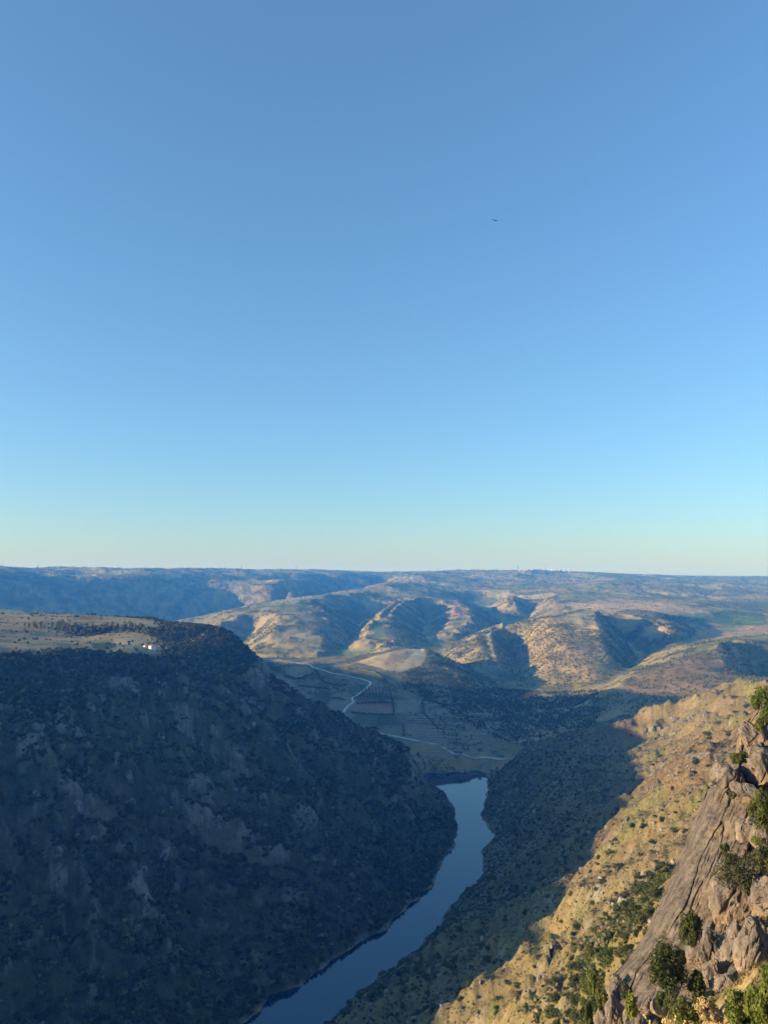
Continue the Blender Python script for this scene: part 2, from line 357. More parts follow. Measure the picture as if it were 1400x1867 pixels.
def leafmat(name, dark, light, inst=False):
    m, t, b = new_mat(name); tc = t.nodes.new('ShaderNodeTexCoord')
    f = noise(t, tc.outputs['Object'], 2.3, 3, 0.6)
    c = ramp(t, f, [(0.3, dark), (0.68, light)])
    if inst:
        a = nd(t, 'ShaderNodeAttribute', attribute_type='INSTANCER', attribute_name='tint'); c = mixc(t, c, a.outputs['Color'])
    else:
        oi = t.nodes.new('ShaderNodeObjectInfo'); c = mixc(t, c, ramp(t, oi.outputs['Random'], [(0.0, (0.75,0.8,0.8)), (0.6, (1.1,1.05,0.9)), (1.0, (1.5,1.35,1.0))]))
    t.links.new(c, b.inputs['Base Color']); b.inputs['Roughness'].default_value = 0.7
    tr = t.nodes.new('ShaderNodeBsdfTranslucent'); t.links.new(c, tr.inputs['Color'])
    mx = t.nodes.new('ShaderNodeMixShader'); mx.inputs[0].default_value = 0.3
    t.links.new(b.outputs[0], mx.inputs[1]); t.links.new(tr.outputs[0], mx.inputs[2])
    t.links.new(mx.outputs[0], t.nodes['Material Output'].inputs['Surface'])
    return m
m_leaf = leafmat('holm_oak_leaves', (0.045,0.060,0.020), (0.125,0.145,0.045))
m_lime = leafmat('fresh_green_leaves', (0.075,0.10,0.022), (0.20,0.24,0.05))
m_olive = leafmat('grey_olive_leaves', (0.06,0.07,0.035), (0.14,0.14,0.07))
m_scrub = leafmat('scrub_leaves', (0.040,0.050,0.022), (0.085,0.095,0.045), True)
m_bark = plain('bark', (0.11,0.085,0.065), 0.95, 0.35, 6)
m_white = plain('white_plaster', (0.72,0.69,0.63), 0.9, 0.08, 0.6)
m_tile = plain('clay_tile', (0.36,0.17,0.10), 0.9, 0.25, 1.5)
m_dark = plain('dark_opening', (0.03,0.03,0.035), 0.6, 0.2, 1)
m_steel = plain('galvanised_steel', (0.22,0.23,0.24), 0.6, 0.1, 0.2)
m_road = plain('pale_dirt_road', (0.56,0.51,0.43), 0.95, 0.15, 0.2)
m_track = plain('dirt_track', (0.34,0.28,0.20), 0.95, 0.2, 0.2)
m_wall = plain('dry_stone', (0.40,0.36,0.30), 0.95, 0.3, 0.8)
m_straw = plain('dry_stems', (0.38,0.28,0.13), 0.9, 0.25, 3)
m_seed = plain('pale_seed_heads', (0.55,0.40,0.17), 0.9, 0.2, 8)
m_bird = plain('dark_plumage', (0.035,0.028,0.022), 0.9, 0.3, 3)

# ------------------------------------------------------------------ land cover
U, V = proj(X, Y, Z)
gx = np.gradient(Z, axis=0)/np.gradient(TH, axis=0)/RR; gr = np.gradient(Z, axis=1)/np.gradient(LR, axis=1)/RR
SLF = np.hypot(gx, gr)
FR = (Y > 5) & (np.abs(TH) < R(40))
n_a = fbm(X, Y, 90, 5, 0.55, seed=21); n_b = fbm(X, Y, 260, 4, 0.5, seed=22); n_c = fbm(X, Y, 24, 4, 0.6, seed=23)
def col(c): return np.array(c)[None, None, :]
def mix(a, b, f): return a + (b-a)*f[..., None]
DRY, TAN, RED = (0.36,0.255,0.125), (0.42,0.31,0.165), (0.27,0.165,0.09)
OLV, GRN, SCR = (0.13,0.125,0.05), (0.13,0.165,0.04), (0.075,0.078,0.045)
ROCK, SOIL = (0.31,0.285,0.26), (0.20,0.145,0.095)
CV = np.ones(X.shape + (3,))*col(DRY)
CV = mix(CV, col(RED), sstep(0.05, 0.5, n_b)*0.6)
# far country: patchwork of fields on gentle ground, dull olive scrub elsewhere
cell = 170.0
def patch(cell, seed):
    xs = X + 40*fbm(X, Y, 300, 2, seed=31); ys = (Y + 40*fbm(X, Y, 300, 2, seed=32))*0.7
    xi, yi = np.floor(xs/cell), np.floor(ys/cell); bd = np.full(X.shape, 1e9); bid = np.zeros(X.shape)
    for i in (-1,0,1):
        for j in (-1,0,1):
            h = np.sin((xi+i)*127.1 + (yi+j)*311.7 + seed)*43758.5453; h1 = h - np.floor(h); h2 = (h*7.13) % 1.0
            d = (xs - (xi+i+0.15+0.7*h1)*cell)**2 + (ys - (yi+j+0.15+0.7*h2)*cell)**2
            nw = d < bd; bd = np.where(nw, d, bd); bid = np.where(nw, (h*3.77) % 1.0, bid)
    return bid
pid = patch(170.0, 1.0)
pal = np.array([(0.25,0.25,0.09), (0.48,0.39,0.17), (0.27,0.26,0.10), (0.54,0.44,0.21), (0.24,0.27,0.09), (0.38,0.29,0.14), (0.33,0.29,0.12), (0.22,0.21,0.085), (0.42,0.33,0.16), (0.19,0.20,0.08)])
FLD = pal[np.clip((pid*len(pal)).astype(int), 0, len(pal)-1)]
farm = sstep(1750, 2300, RR)*sstep(0.30, 0.14, SL)
hillc = mix(np.ones_like(CV)*col((0.31,0.25,0.11)), col((0.17,0.16,0.06)), sstep(-0.3, 0.4, n_a))
CV = mix(CV, hillc, sstep(1250, 1600, RR)); CV = mix(CV, FLD, farm*0.85)
def area(poly, c, f=1.0, y0=0, y1=1e9, soft=0.0):
    global CV
    m = inpoly(U, V, poly) & (Y > y0) & (Y < y1)
    CV = np.where(m[..., None], CV*(1-f) + col(c)*f, CV); return m
# massif
ms = massif & (RR < 1760)
flat_top = ms & (Z > 175) & (SL < 0.28)
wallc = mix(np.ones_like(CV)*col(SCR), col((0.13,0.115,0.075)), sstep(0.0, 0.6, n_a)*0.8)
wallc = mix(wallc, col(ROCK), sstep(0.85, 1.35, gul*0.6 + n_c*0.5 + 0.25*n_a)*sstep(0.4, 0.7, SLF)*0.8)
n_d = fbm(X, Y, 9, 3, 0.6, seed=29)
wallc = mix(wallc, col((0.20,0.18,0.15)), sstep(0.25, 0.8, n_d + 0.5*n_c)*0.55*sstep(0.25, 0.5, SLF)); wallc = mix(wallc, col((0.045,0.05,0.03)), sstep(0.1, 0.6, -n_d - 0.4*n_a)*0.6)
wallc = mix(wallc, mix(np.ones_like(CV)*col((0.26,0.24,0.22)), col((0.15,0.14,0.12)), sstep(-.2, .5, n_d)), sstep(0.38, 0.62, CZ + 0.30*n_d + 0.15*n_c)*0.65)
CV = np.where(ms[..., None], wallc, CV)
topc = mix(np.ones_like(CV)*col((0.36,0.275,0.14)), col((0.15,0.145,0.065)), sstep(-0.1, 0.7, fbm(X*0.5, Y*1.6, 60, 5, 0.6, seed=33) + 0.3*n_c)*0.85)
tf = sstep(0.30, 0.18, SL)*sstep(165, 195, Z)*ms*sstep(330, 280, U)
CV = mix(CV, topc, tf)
area([(165,1173),(200,1170),(218,1176),(200,1185),(172,1183)], (0.07,0.10,0.035), 0.9, 700, 1600)
area([(205,1165),(255,1163),(275,1178),(255,1186),(215,1180)], (0.46,0.36,0.20), 0.8, 700, 1600)
# right slope
rs = (RR < 1260) & ~ms & (DR > 0) & (X > -150)
slope_c = mix(np.ones_like(CV)*col((0.215,0.17,0.08)), col((0.185,0.132,0.07)), sstep(-0.1, 0.5, n_b + 0.3*n_c))
band = fbm(X*0.35 + Y*0.25, Y*0.9 - X*0.8, 40, 4, 0.55, seed=25)
slope_c = mix(slope_c, col((0.16,0.155,0.055)), sstep(0.18, 0.5, band)*0.75)
slope_c = mix(slope_c, col(ROCK), sstep(0.7, 1.1, ridged(X, Y, 30, 4, 0.6, seed=26)*0.5 + 0.3*n_c)*0.5)
low = sstep(210, 90, DR + 40*n_a)
slope_c = mix(slope_c, col((0.15,0.14,0.08)), low*0.8)
CV = np.where(rs[..., None], slope_c, CV)
# valley floor
vf = sstep(1230, 1280, RR)*sstep(2450, 2250, RR)*sstep(150, 110, Z)*sstep(0.36, 0.24, SL)*sstep(1010, 880, U)*(~ms)
CV = mix(CV, mix(np.ones_like(CV)*col((0.22,0.20,0.12)), col((0.13,0.13,0.065)), sstep(-0.3, 0.4, n_a)), vf)
area([(650,1207),(690,1194),(735,1184),(772,1183),(778,1198),(766,1214),(725,1227),(690,1217)], (0.58,0.45,0.25), 0.95, 1500, 2400)
area([(712,1190),(735,1184),(758,1186),(735,1208),(700,1212)], (0.30,0.23,0.15), 0.8, 1500, 2400)
area([(640,1284),(655,1278),(712,1276),(714,1302),(660,1300),(640,1295)], (0.30,0.19,0.13), 0.9, 1200, 2400)
area([(725,1276),(768,1276),(765,1300),(724,1300)], (0.30,0.26,0.18), 0.7, 1200, 2400)
area([(635,1252),(672,1247),(655,1262),(636,1266)], (0.08,0.13,0.04), 0.85, 1200, 2400)
area([(555,1237),(600,1242),(612,1252),(565,1252)], (0.20,0.19,0.10), 0.8, 1200, 2400)
area([(522,1273),(545,1280),(570,1293),(560,1300),(535,1290)], (0.36,0.32,0.24), 0.8, 1200, 2400)
area([(572,1298),(600,1296),(595,1310),(575,1312)], (0.33,0.29,0.22), 0.7, 1200, 2400)
area([(735,1320),(880,1345),(870,1375),(800,1365),(735,1340)], (0.27,0.235,0.165), 0.75, 1200, 2400)
area([(655,1218),(720,1228),(700,1243),(670,1235)], (0.13,0.16,0.07), 0.7, 1200, 2400)
# named fields on the far hills
area([(1000,1165),(1040,1140),(1080,1128),(1110,1135),(1075,1162),(1030,1172)], (0.50,0.35,0.17), 0.8, 2000, 5000)
area([(1030,1105),(1110,1090),(1200,1098),(1320,1112),(1230,1122),(1150,1125)], (0.52,0.38,0.19), 0.8, 2000, 6000)
area([(1262,1130),(1320,1112),(1390,1118),(1400,1140),(1330,1140)], (0.12,0.19,0.04), 0.9, 2000, 6000)
area([(1255,1155),(1300,1140),(1340,1160),(1270,1172)], (0.44,0.30,0.14), 0.85, 1800, 5000)
area([(1170,1140),(1225,1148),(1228,1158),(1180,1152)], (0.46,0.31,0.12), 0.85, 1800, 5000)
area([(1340,1145),(1400,1138),(1400,1152),(1360,1155)], (0.44,0.30,0.17), 0.85, 1800, 5000)
area([(818,1105),(830,1095),(850,1112),(850,1125),(830,1125)], (0.42,0.28,0.19), 0.85, 2500, 5000)
area([(703,1160),(712,1150),(725,1172),(722,1186),(703,1184)], (0.36,0.24,0.16), 0.85, 2300, 5000)
area([(538,1100),(555,1092),(572,1096),(560,1105)], (0.10,0.16,0.05), 0.9, 2500, 6000)
area([(600,1082),(640,1068),(700,1062),(690,1075),(640,1082)], (0.38,0.28,0.16), 0.6, 3000, 7000)
area([(500,1070),(530,1056),(570,1052),(560,1066),(530,1074)], (0.40,0.28,0.17), 0.8, 3000, 7000)
area([(1092,1300),(1130,1248),(1180,1222),(1250,1197),(1330,1180),(1345,1205),(1330,1260),(1250,1290)], (0.30,0.195,0.105), 0.65, 1200, 2300)
area([(940,1190),(970,1150),(1060,1150),(1100,1180),(1085,1240),(1000,1248)], (0.31,0.22,0.11), 0.5, 1800, 2900)
for pl_, c_ in (([(575,1222),(600,1232),(640,1240),(630,1250),(590,1245)], (0.13,0.12,0.06)), ([(520,1215),(556,1214),(572,1226),(545,1238),(522,1232)], (0.24,0.22,0.13)), ([(600,1256),(632,1262),(630,1275),(600,1272)], (0.28,0.25,0.17)), ([(585,1262),(600,1262),(596,1284),(560,1278)], (0.11,0.12,0.05)), ([(650,1302),(720,1304),(735,1322),(660,1322),(640,1312)], (0.10,0.105,0.05)), ([(772,1278),(830,1290),(850,1310),(775,1302)], (0.26,0.23,0.16)), ([(720,1304),(770,1306),(800,1330),(735,1320)], (0.16,0.145,0.085)), ([(545,1250),(600,1255),(585,1262),(548,1262)], (0.30,0.27,0.18))):
    area(pl_, c_, 0.8, 1200, 2400)
# bare shore rock
CV = mix(CV, np.ones_like(CV)*col((0.24,0.22,0.19)), sstep(5, 1.5, dn)*(dn > -4)*(RR < 1500)*sstep(-0.2, 0.5, n_c)*0.7)
# dry grass near the rocks
CV = mix(CV, mix(np.ones_like(CV)*col((0.36,0.26,0.12)), col((0.20,0.17,0.07)), sstep(-0.2, 0.4, fbm(X, Y, 5, 3, seed=27))), sstep(120, 90, RR))

me = mesh_np('terrain', np.stack([X, Y, Z], -1).reshape(-1, 3), grid_faces(len(th), len(lr))[:, ::-1], True)
at = me.color_attributes.new('cover', 'FLOAT_COLOR', 'POINT')
at.data.foreach_set('color', np.concatenate([CV, np.ones(X.shape+(1,))], -1).reshape(-1).astype(np.float32))
link('terrain', me, mg, kind='structure')

# river: still dark water
mw, t, b = new_mat('river_water'); b.inputs['Base Color'].default_value = (0.003,0.012,0.034,1); b.inputs['Roughness'].default_value = 0.04
b.inputs['Specular IOR Level'].default_value = 1.0; b.inputs['IOR'].default_value = 1.5; b.inputs['Specular Tint'].default_value = (0.42,0.80,1.0,1)
tcw = t.nodes.new('ShaderNodeTexCoord'); bump(t, b, noise(t, tcw.outputs['Object'], 0.25, 4), 0.06, 0.4)
cl = np.array([((a[0]+b_[0])/2, (a[1]+b_[1])/2) for a, b_ in zip(bank_l, bank_r)]) if len(bank_l) == len(bank_r) else None
def outset(poly, d):
    P2 = np.array(poly); res = []
    for i in range(len(P2)):
        e1 = P2[i]-P2[i-1]; e2 = P2[(i+1) % len(P2)]-P2[i]; e1 /= np.hypot(*e1); e2 /= np.hypot(*e2)
        nn = np.array([e1[1]+e2[1], -e1[0]-e2[0]]); nn /= max(np.hypot(*nn), .2); res.append(P2[i]+d*nn)
    return res
area2 = sum(RIVER[i][0]*RIVER[(i+1) % len(RIVER)][1] - RIVER[(i+1) % len(RIVER)][0]*RIVER[i][1] for i in range(len(RIVER)))
RO = outset(RIVER, 9.0 if area2 > 0 else -9.0)
wm = bpy.data.meshes.new('river'); wm.from_pydata([(p[0], p[1], 0.0) for p in RO], [], [list(range(len(RO)))] if area2 > 0 else [list(range(len(RO)))[::-1]]); wm.update()
link('river', wm, mw, kind='structure')

# ------------------------------------------------------------------ roads and tracks, draped on the ground
def drape(poly, step=6.0, y0=60.0, snap=None):
    w3 = [hit(u, v, y0) for u, v in poly]; w3 = [p for p in w3 if p is not None]
    p = np.array([q[:2] for q in w3]); seg = np.hypot(*np.diff(p, axis=0).T); s = np.r_[0, np.cumsum(seg)]
    q = np.arange(0, s[-1], step); xs, ys = np.interp(q, s, p[:,0]), np.interp(q, s, p[:,1])
    for _ in range(4):
        xs[1:-1] = (xs[:-2]+2*xs[1:-1]+xs[2:])/4; ys[1:-1] = (ys[:-2]+2*ys[1:-1]+ys[2:])/4
    return xs, ys
def ribbon(name, poly, width, mat, y0=60.0, lift=0.45):
    xs, ys = drape(poly, 6.0, y0); dx, dy = np.gradient(xs), np.gradient(ys); l = np.hypot(dx, dy)+1e-6
    nx, ny = -dy/l, dx/l; rows = []
    for k, o in enumerate((-0.5, -0.17, 0.17, 0.5)):
        wv = width*(1 + 0.18*fbm(xs, ys, 40, 2, seed=41+k)); px, py = xs+nx*o*wv, ys+ny*o*wv
        rows.append(np.stack([px, py, height(px, py)], -1))
    G = np.stack(rows, 1); G[:,:,2] = np.maximum(G[:,:,2], G[:,:,2].mean(1, keepdims=True)) + lift
    me = mesh_np(name, G.reshape(-1, 3), grid_faces(len(xs), 4)[:, ::-1], True)
    return link(name, me, mat, kind='structure')
ROAD = [(470,1200),(478,1201),(520,1206),(560,1211),(575,1218),(605,1228),(640,1234),(655,1237),(668,1241),(677,1246),(668,1255),(650,1268),(640,1273),(646,1280),(634,1287),(627,1297),(622,1310),(630,1320),(650,1328),(690,1337),(732,1345),(780,1355),(810,1365),(840,1376),(870,1381),(900,1382),(925,1384)]
ribbon('road', ROAD, 5.8, m_road, 1180)
for tr in ([(565,1287),(575,1293),(583,1292),(610,1286)], [(798,1160),(802,1170),(815,1180),(830,1187),(838,1190)], [(578,1118),(595,1130),(600,1140),(588,1150),(590,1160)],
           [(1130,1235),(1155,1219),(1190,1202),(1225,1183),(1240,1176)], [(1192,1190),(1188,1180),(1195,1170),(1222,1160)], [(680,1365),(700,1378),(730,1392),(760,1398)]):
    ribbon('track', tr, 4.0, m_track, 1180)

# ------------------------------------------------------------------ rocks
def ico(sub):
    import bmesh
    bm = bmesh.new(); bmesh.ops.create_icosphere(bm, subdivisions=sub, radius=1.0)
    v = np.array([q.co[:] for q in bm.verts]); f = np.array([[q.index for q in p.verts] for p in bm.faces]); bm.free(); return v, f
_ico = {k: ico(k) for k in (2, 3, 4, 5)}
def n3(p, lam, octv, seed):
    return (fbm(p[:,0]+0.37*p[:,2], p[:,1]-0.61*p[:,2], lam, octv, 0.55, seed) + fbm(p[:,2]+0.3*p[:,0], p[:,1]*0.8+0.5*p[:,0], lam, octv, 0.55, seed+1))*0.7
def rock_mesh(name, size, seed, sub=4, cuts=14, rough=0.10, boxy=0.6, crack=0.0):
    r = np.random.default_rng(seed); v, f = _ico[sub]; v = v.copy()
    v = np.sign(v)*np.abs(v)**boxy; v /= np.abs(v).max()
    for k in range(cuts):
        d = r.normal(size=3); d /= np.linalg.norm(d); o = r.uniform(0.62, 0.95)
        e = v @ d - o; v -= np.maximum(e, 0)[:,None]*d[None]
    v *= np.array(size)[None]/2; L_ = min(size)
    nrm = v/np.linalg.norm(v/np.array(size), axis=1, keepdims=True)/np.array(size); nrm /= np.linalg.norm(nrm, axis=1, keepdims=True)
    v += nrm*(rough*L_*n3(v, 0.55*L_, 4, seed % 50))[:,None]
    if crack:
        cr = np.abs(perlin(v[:,0]/(0.4*L_)+seed, v[:,1]/(0.4*L_)+0.15*v[:,2]/L_)); v -= nrm*(crack*L_*sstep(0.10, 0.0, cr))[:,None]
    return mesh_np(name, v, f, False)
def rock(name, u, v, Yd, size, rot, seed, mat, label, cat='rock', group=None, sub=4, **kw):
    me = rock_mesh(name, size, seed, sub, **kw); o = link(name, me, mat, None, label, cat, group)
    o.location = pt(u, v, Yd); o.rotation_euler = rot; return o

# the great slab at the right edge: a relief surface that folds round its left edge
EDGE = np.array([(1400,1250),(1392,1262),(1380,1290),(1358,1320),(1347,1345),(1345,1372),(1335,1395),(1318,1410),(1305,1430),(1290,1440),(1280,1462),(1268,1490),(1255,1525),(1238,1555),(1228,1590),(1213,1620),(1200,1645),(1188,1680),(1175,1705),(1155,1735),(1140,1755),(1120,1775),(1105,1800),(1092,1830),(1085,1867),(1070,1930)], float)
vv = np.linspace(1250, 1930, 420); ul = np.interp(vv, EDGE[:,1], EDGE[:,0]) + 3.5*fbm(vv, vv*0, 40, 4, 0.55, seed=51)
tt = np.r_[np.linspace(-1, -0.04, 20), np.linspace(0, 1, 300)**1.1]
VV, TT = np.meshgrid(vv, tt, indexing='ij'); UL = np.repeat(ul[:,None], len(tt), 1)
UU = UL + np.maximum(TT, 0)*(1560-UL); s_ = UU-UL
dep = 58 - 0.055*(UU-1240) - 0.052*(VV-1780)
dep += 3.2*(1-sstep(0, 30, s_))**2                               # rounded lip
dep += 0.8*sstep(105, 120, s_ + 12*fbm(UU, VV, 80, 3, seed=52))*sstep(1500, 1560, VV)      # step behind the smooth slab
dep += 0.22*fbm(s_*1.0, VV*0.10, 16, 3, 0.5, seed=53) + 0.12*ridged(s_, VV*0.06, 9, 2, 0.5, seed=54)
# jointed blocks on the upper and right part
def cells(a, b_, c_, seed):
    xi, yi = np.floor(a/c_), np.floor(b_/c_); d1 = np.full(a.shape, 1e9); d2 = d1.copy(); idv = np.zeros(a.shape); ox = idv.copy(); oy = idv.copy()
    for i in (-1,0,1):
        for j in (-1,0,1):
            h = np.sin((xi+i)*127.1 + (yi+j)*311.7 + seed)*43758.5453; h1 = h % 1.0; h2 = (h*7.13) % 1.0
            px, py = (xi+i+h1)*c_, (yi+j+h2)*c_; d = np.hypot(a-px, b_-py)
            nw = d < d1; d2 = np.where(nw, d1, np.minimum(d2, d)); d1 = np.where(nw, d, d1); idv = np.where(nw, (h*3.77) % 1.0, idv); ox = np.where(nw, a-px, ox); oy = np.where(nw, b_-py, oy)
    return idv, d2-d1, ox, oy
wu, wv_ = UU + 14*fbm(UU, VV, 50, 3, seed=55), VV*0.62 + 0.5*UU + 14*fbm(UU, VV, 50, 3, seed=56)
idc, ed, ox, oy = cells(wu, wv_, 62.0, 5.0)
blk = sstep(0, 1, (UU-1240)/110 + (1560-VV)/260)*(1-0.95*(sstep(150, 95, s_)*sstep(1430, 1475, VV)))
dep += blk*((idc-0.5)*3.2 + 0.030*(((idc*5.3) % 1)-0.5)*ox*1.6 + 0.030*(((idc*9.1) % 1)-0.5)*oy*1.6 + 0.9*sstep(6, 0, ed))
id2, ed2, ox2, oy2 = cells(wu*1.1+80, wv_*0.9, 27.0, 9.0)
dep += blk*((id2-0.5)*0.8 + 0.35*sstep(3, 0, ed2)) + 0.25*(1-blk)*sstep(0.05, 0.0, np.abs(perlin(s_/45+3, VV/200)))
dep += (0.25 + 0.35*blk)*fbm(UU, VV, 60, 5, 0.55, seed=57)
A_, B_ = ray(UU, VV); GX, GY, GZ = A_*dep, dep, CAMZ + B_*dep
bk = np.minimum(TT, 0)                                            # hidden flank: falls away behind the lip
GX += -bk*6; GY += -bk*26; GZ += bk*22
me = mesh_np('rock_slab', np.stack([GX, GY, GZ], -1).reshape(-1, 3), grid_faces(len(vv), len(tt)), True)
link('rock_slab', me, m_slab, None, 'large smooth granite slab with ochre patches tilting down the right edge', 'rock')
def slab_depth(u, v):
    i = np.argmin(np.abs(vv-v)); j = np.argmin(np.abs(UU[i]-u)); return float(dep[i, j])

RK = [  # u, v, depth offset, size (m), rot, seed, label
 (1287,1735,-1.6,(2.6,2.4,4.2),(0.1,0.2,0.3),11,'pale split granite block left of the dark vertical crack'),
 (1340,1655,-1.2,(5.0,3.4,3.8),(0.2,0.5,0.2),12,'broad weathered granite block on top of the fractured outcrop'),
 (1336,1735,-1.3,(1.7,2.2,4.6),(0.05,0.12,0.5),13,'narrow upright granite pillar between two dark cracks'),
 (1369,1733,-2.0,(2.0,2.0,4.3),(0.1,0.35,0.1),14,'rounded oval boulder at the right of the fractured outcrop'),
 (1297,1772,-1.7,(1.3,1.3,2.0),(0.3,0.1,0.9),15,'small block wedged at the foot of the split granite'),
 (1322,1795,-2.2,(2.0,1.6,1.6),(0.2,0.4,0.4),16,'pale angular stone below the fractured outcrop'),
 (1119,1808,-1.2,(1.1,1.1,2.5),(0.05,0.25,0.2),17,'thin standing boulder at the lower tip of the slab'),
 (1120,1843,-2.0,(1.7,1.5,2.4),(0.1,0.2,0.7),18,'grey boulder under the thin standing one at bottom edge'),
 (1150,1856,-2.4,(1.5,1.4,1.7),(0.2,0.1,1.2),19,'squat grey boulder beside the light green bush at bottom'),
 (1096,1862,-2.0,(1.5,1.2,1.6),(0.3,0.3,0.2),20,'low broken stone at the bottom edge left of boulders'),
 (1180,1838,-1.6,(1.6,1.0,1.3),(0.1,0.5,0.9),21,'dark leaning stone in shade under the slab'),
 (1202,1836,-1.8,(1.0,0.9,1.3),(0.4,0.2,0.1),22,'small pale stone in the shaded gap below the slab'),
 (1268,1826,-2.2,(1.6,1.2,1.3),(0.2,0.1,0.6),23,'reddish stone beneath the round dark bush'),
 (1376,1345,-1.2,(3.4,3.0,3.0),(0.3,0.5,0.2),24,'cracked yellowish block near the top of the right edge'),
 (1330,1425,-0.8,(3.0,2.4,2.2),(0.3,0.6,0.3),25,'flat topped block on the shoulder of the slab'),
 (1392,1400,-1.6,(3.6,3.4,3.6),(0.2,0.3,0.6),26,'grey rounded block with a dark hollow at right edge'),
 (1358,1448,-1.0,(2.6,1.8,1.9),(0.5,0.4,0.1),27,'ochre faced block under the grey rounded one'),
 (1392,1525,-1.4,(2.6,2.2,2.8),(0.2,0.2,0.8),28,'fractured pale block between two bushes at right edge'),
 (1362,1515,-0.9,(2.0,1.8,2.4),(0.4,0.3,0.2),29,'dark capped block above the wide bush'),
 (1396,1640,-1.8,(2.2,2.6,3.2),(0.1,0.2,0.5),30,'brown block at the right edge above the oval boulder')]
for u, v, do, size, rot, sd, lab in RK:
    rock('boulder', u, v, slab_depth(min(u,1398), v) + do + size[1]*0.25, size, rot, sd, m_boul, lab, 'boulder', 'boulders and blocks on the near granite outcrop', 5 if size[2] > 2 else 4, crack=0.10, rough=0.11)

# crags on the gorge walls: a few shared shapes, each its own rock
CR = [rock_mesh('crag_shape', sz, 60+k, 4, cuts=18, rough=0.14, boxy=0.7, crack=0.12) for k, sz in enumerate(((10,7,12),(14,8,9),(7,7,14),(9,6,7)))]
for m_ in CR: m_.materials.append(m_crag)
def crag(u, v, sc, k, label, group, y0=100):
    p = hit(u, v, y0)
    if p is None: return
    o = link('crag', CR[k % 4], None, None, label, 'rock', group); o.location = (p[0], p[1]+2.0*sc, p[2]-1.5*sc); o.rotation_euler = (random.uniform(-.2,.2), random.uniform(-.25,.25), random.uniform(0,6.28)); o.scale = (sc, sc, sc*random.uniform(0.8,1.25))
random.seed(5)
for u, v, sc in ((965,1352,1.5),(955,1368,1.3),(972,1370,1.2)): crag(u, v, sc, 2, 'tall rock pinnacle rising above the river bend', 'rocks of the pinnacle at the river bend')
for u, v, sc in ((1178,1335,1.2),(1190,1332,1.3),(1203,1330,1.1)): crag(u, v, sc, 0, 'shaded cliff rock below the shoulder of the right slope', 'cliff rocks in shade under the shoulder')
for u, v, sc in ((1235,1313,.9),(1248,1318,1.0),(1262,1308,.9),(1285,1303,.8),(1226,1310,.8)): crag(u, v, sc, 1, 'sunlit crag on the golden shoulder at the skyline', 'sunlit crags on the shoulder')
for u, v, sc in ((1183,1440,.55),(1192,1436,.5),(1237,1400,.5),(1225,1405,.4),(1022,1615,.45),(1032,1618,.5),(1042,1612,.45),(1052,1606,.4),(1250,1375,.5),(1262,1440,.35),(1135,1512,.35),(1065,1690,.3),(1062,1678,.28),(1100,1690,.3),(1080,1716,.3)):
    crag(u, v, sc, 3, 'small sunlit rock outcrop in the dry grass of right slope', 'small outcrops in the dry grass')
for u, v, sc in ((930,1450,1.1),(945,1445,1.2),(920,1465,1.0),(900,1500,.9),(935,1470,1.0)): crag(u, v, sc, 2, 'shaded rock buttress above the right river bank', 'shaded buttresses on the right bank')
LW = [(225,1245),(240,1255),(330,1300),(338,1315),(325,1330),(250,1265),(165,1290),(110,1360),(125,1410),(235,1415),(140,1470),(130,1490),(150,1485),(350,1430),(365,1480),(350,1500),(375,1510),(240,1460),(170,1530),(260,1585),(255,1680),(265,1660),(250,1700),(470,1230),(475,1250),(485,1240),(455,1300),(460,1320),(300,1250),(410,1260),(440,1280),(430,1440),(480,1460),(560,1480),(640,1600),(650,1640),(580,1690),(300,1560),(210,1380),(180,1270),(400,1500),(345,1345),(420,1380),(520,1420),(100,1560),(60,1450),(320,1620),(90,1320)]
for i, (u, v) in enumerate(LW): crag(u, v, random.uniform(0.7, 1.5), i, 'grey rock rib on the shaded left wall, ' + ('just below the plateau edge' if v < 1330 else 'halfway down the scrub' if v < 1500 else 'low down towards the river'), 'rock ribs on the shaded left wall')

# ------------------------------------------------------------------ foliage
def crown_mesh(name, nblob, nleaf, leaf, seed, flat=0.8, spread=0.62, br=(0.28,0.45), trunk=False):
    r = np.random.default_rng(seed); V_, F_ = [], []
    d = r.normal(size=(nblob, 3)); d /= np.linalg.norm(d, axis=1, keepdims=True); d[:,2] = d[:,2]*0.95 + 0.05
    cen = d*spread*r.uniform(0.55, 1.0, (nblob, 1)); cen[:,2] = (cen[:,2] + 0.62)*flat; cen[:,0] *= r.uniform(.75, 1.2); rad = r.uniform(*br, nblob)
    bi = r.integers(0, nblob, nleaf); nn = r.normal(size=(nleaf, 3)); nn /= np.linalg.norm(nn, axis=1, keepdims=True)
    pos = cen[bi] + nn*(rad[bi]*np.where(r.random(nleaf) < .07, r.uniform(1.05, 1.45, nleaf), r.uniform(0.7, 1.08, nleaf)))[:,None]*np.array([1,1,flat])
    nn = nn + 0.55*r.normal(size=(nleaf, 3)); nn /= np.linalg.norm(nn, axis=1, keepdims=True)
    a = np.cross(nn, r.normal(size=(nleaf, 3))); a /= np.linalg.norm(a, axis=1, keepdims=True); b_ = np.cross(nn, a)
    sz = leaf*r.uniform(0.6, 1.4, nleaf)[:,None]
    q = np.stack([pos-a*sz, pos-b_*sz*0.55, pos+a*sz, pos+b_*sz*0.55], 1)
    q[:,:,2] = np.maximum(q[:,:,2], 0.0)
    return mesh_np(name, q.reshape(-1, 3), np.arange(nleaf*4).reshape(-1, 4), False)
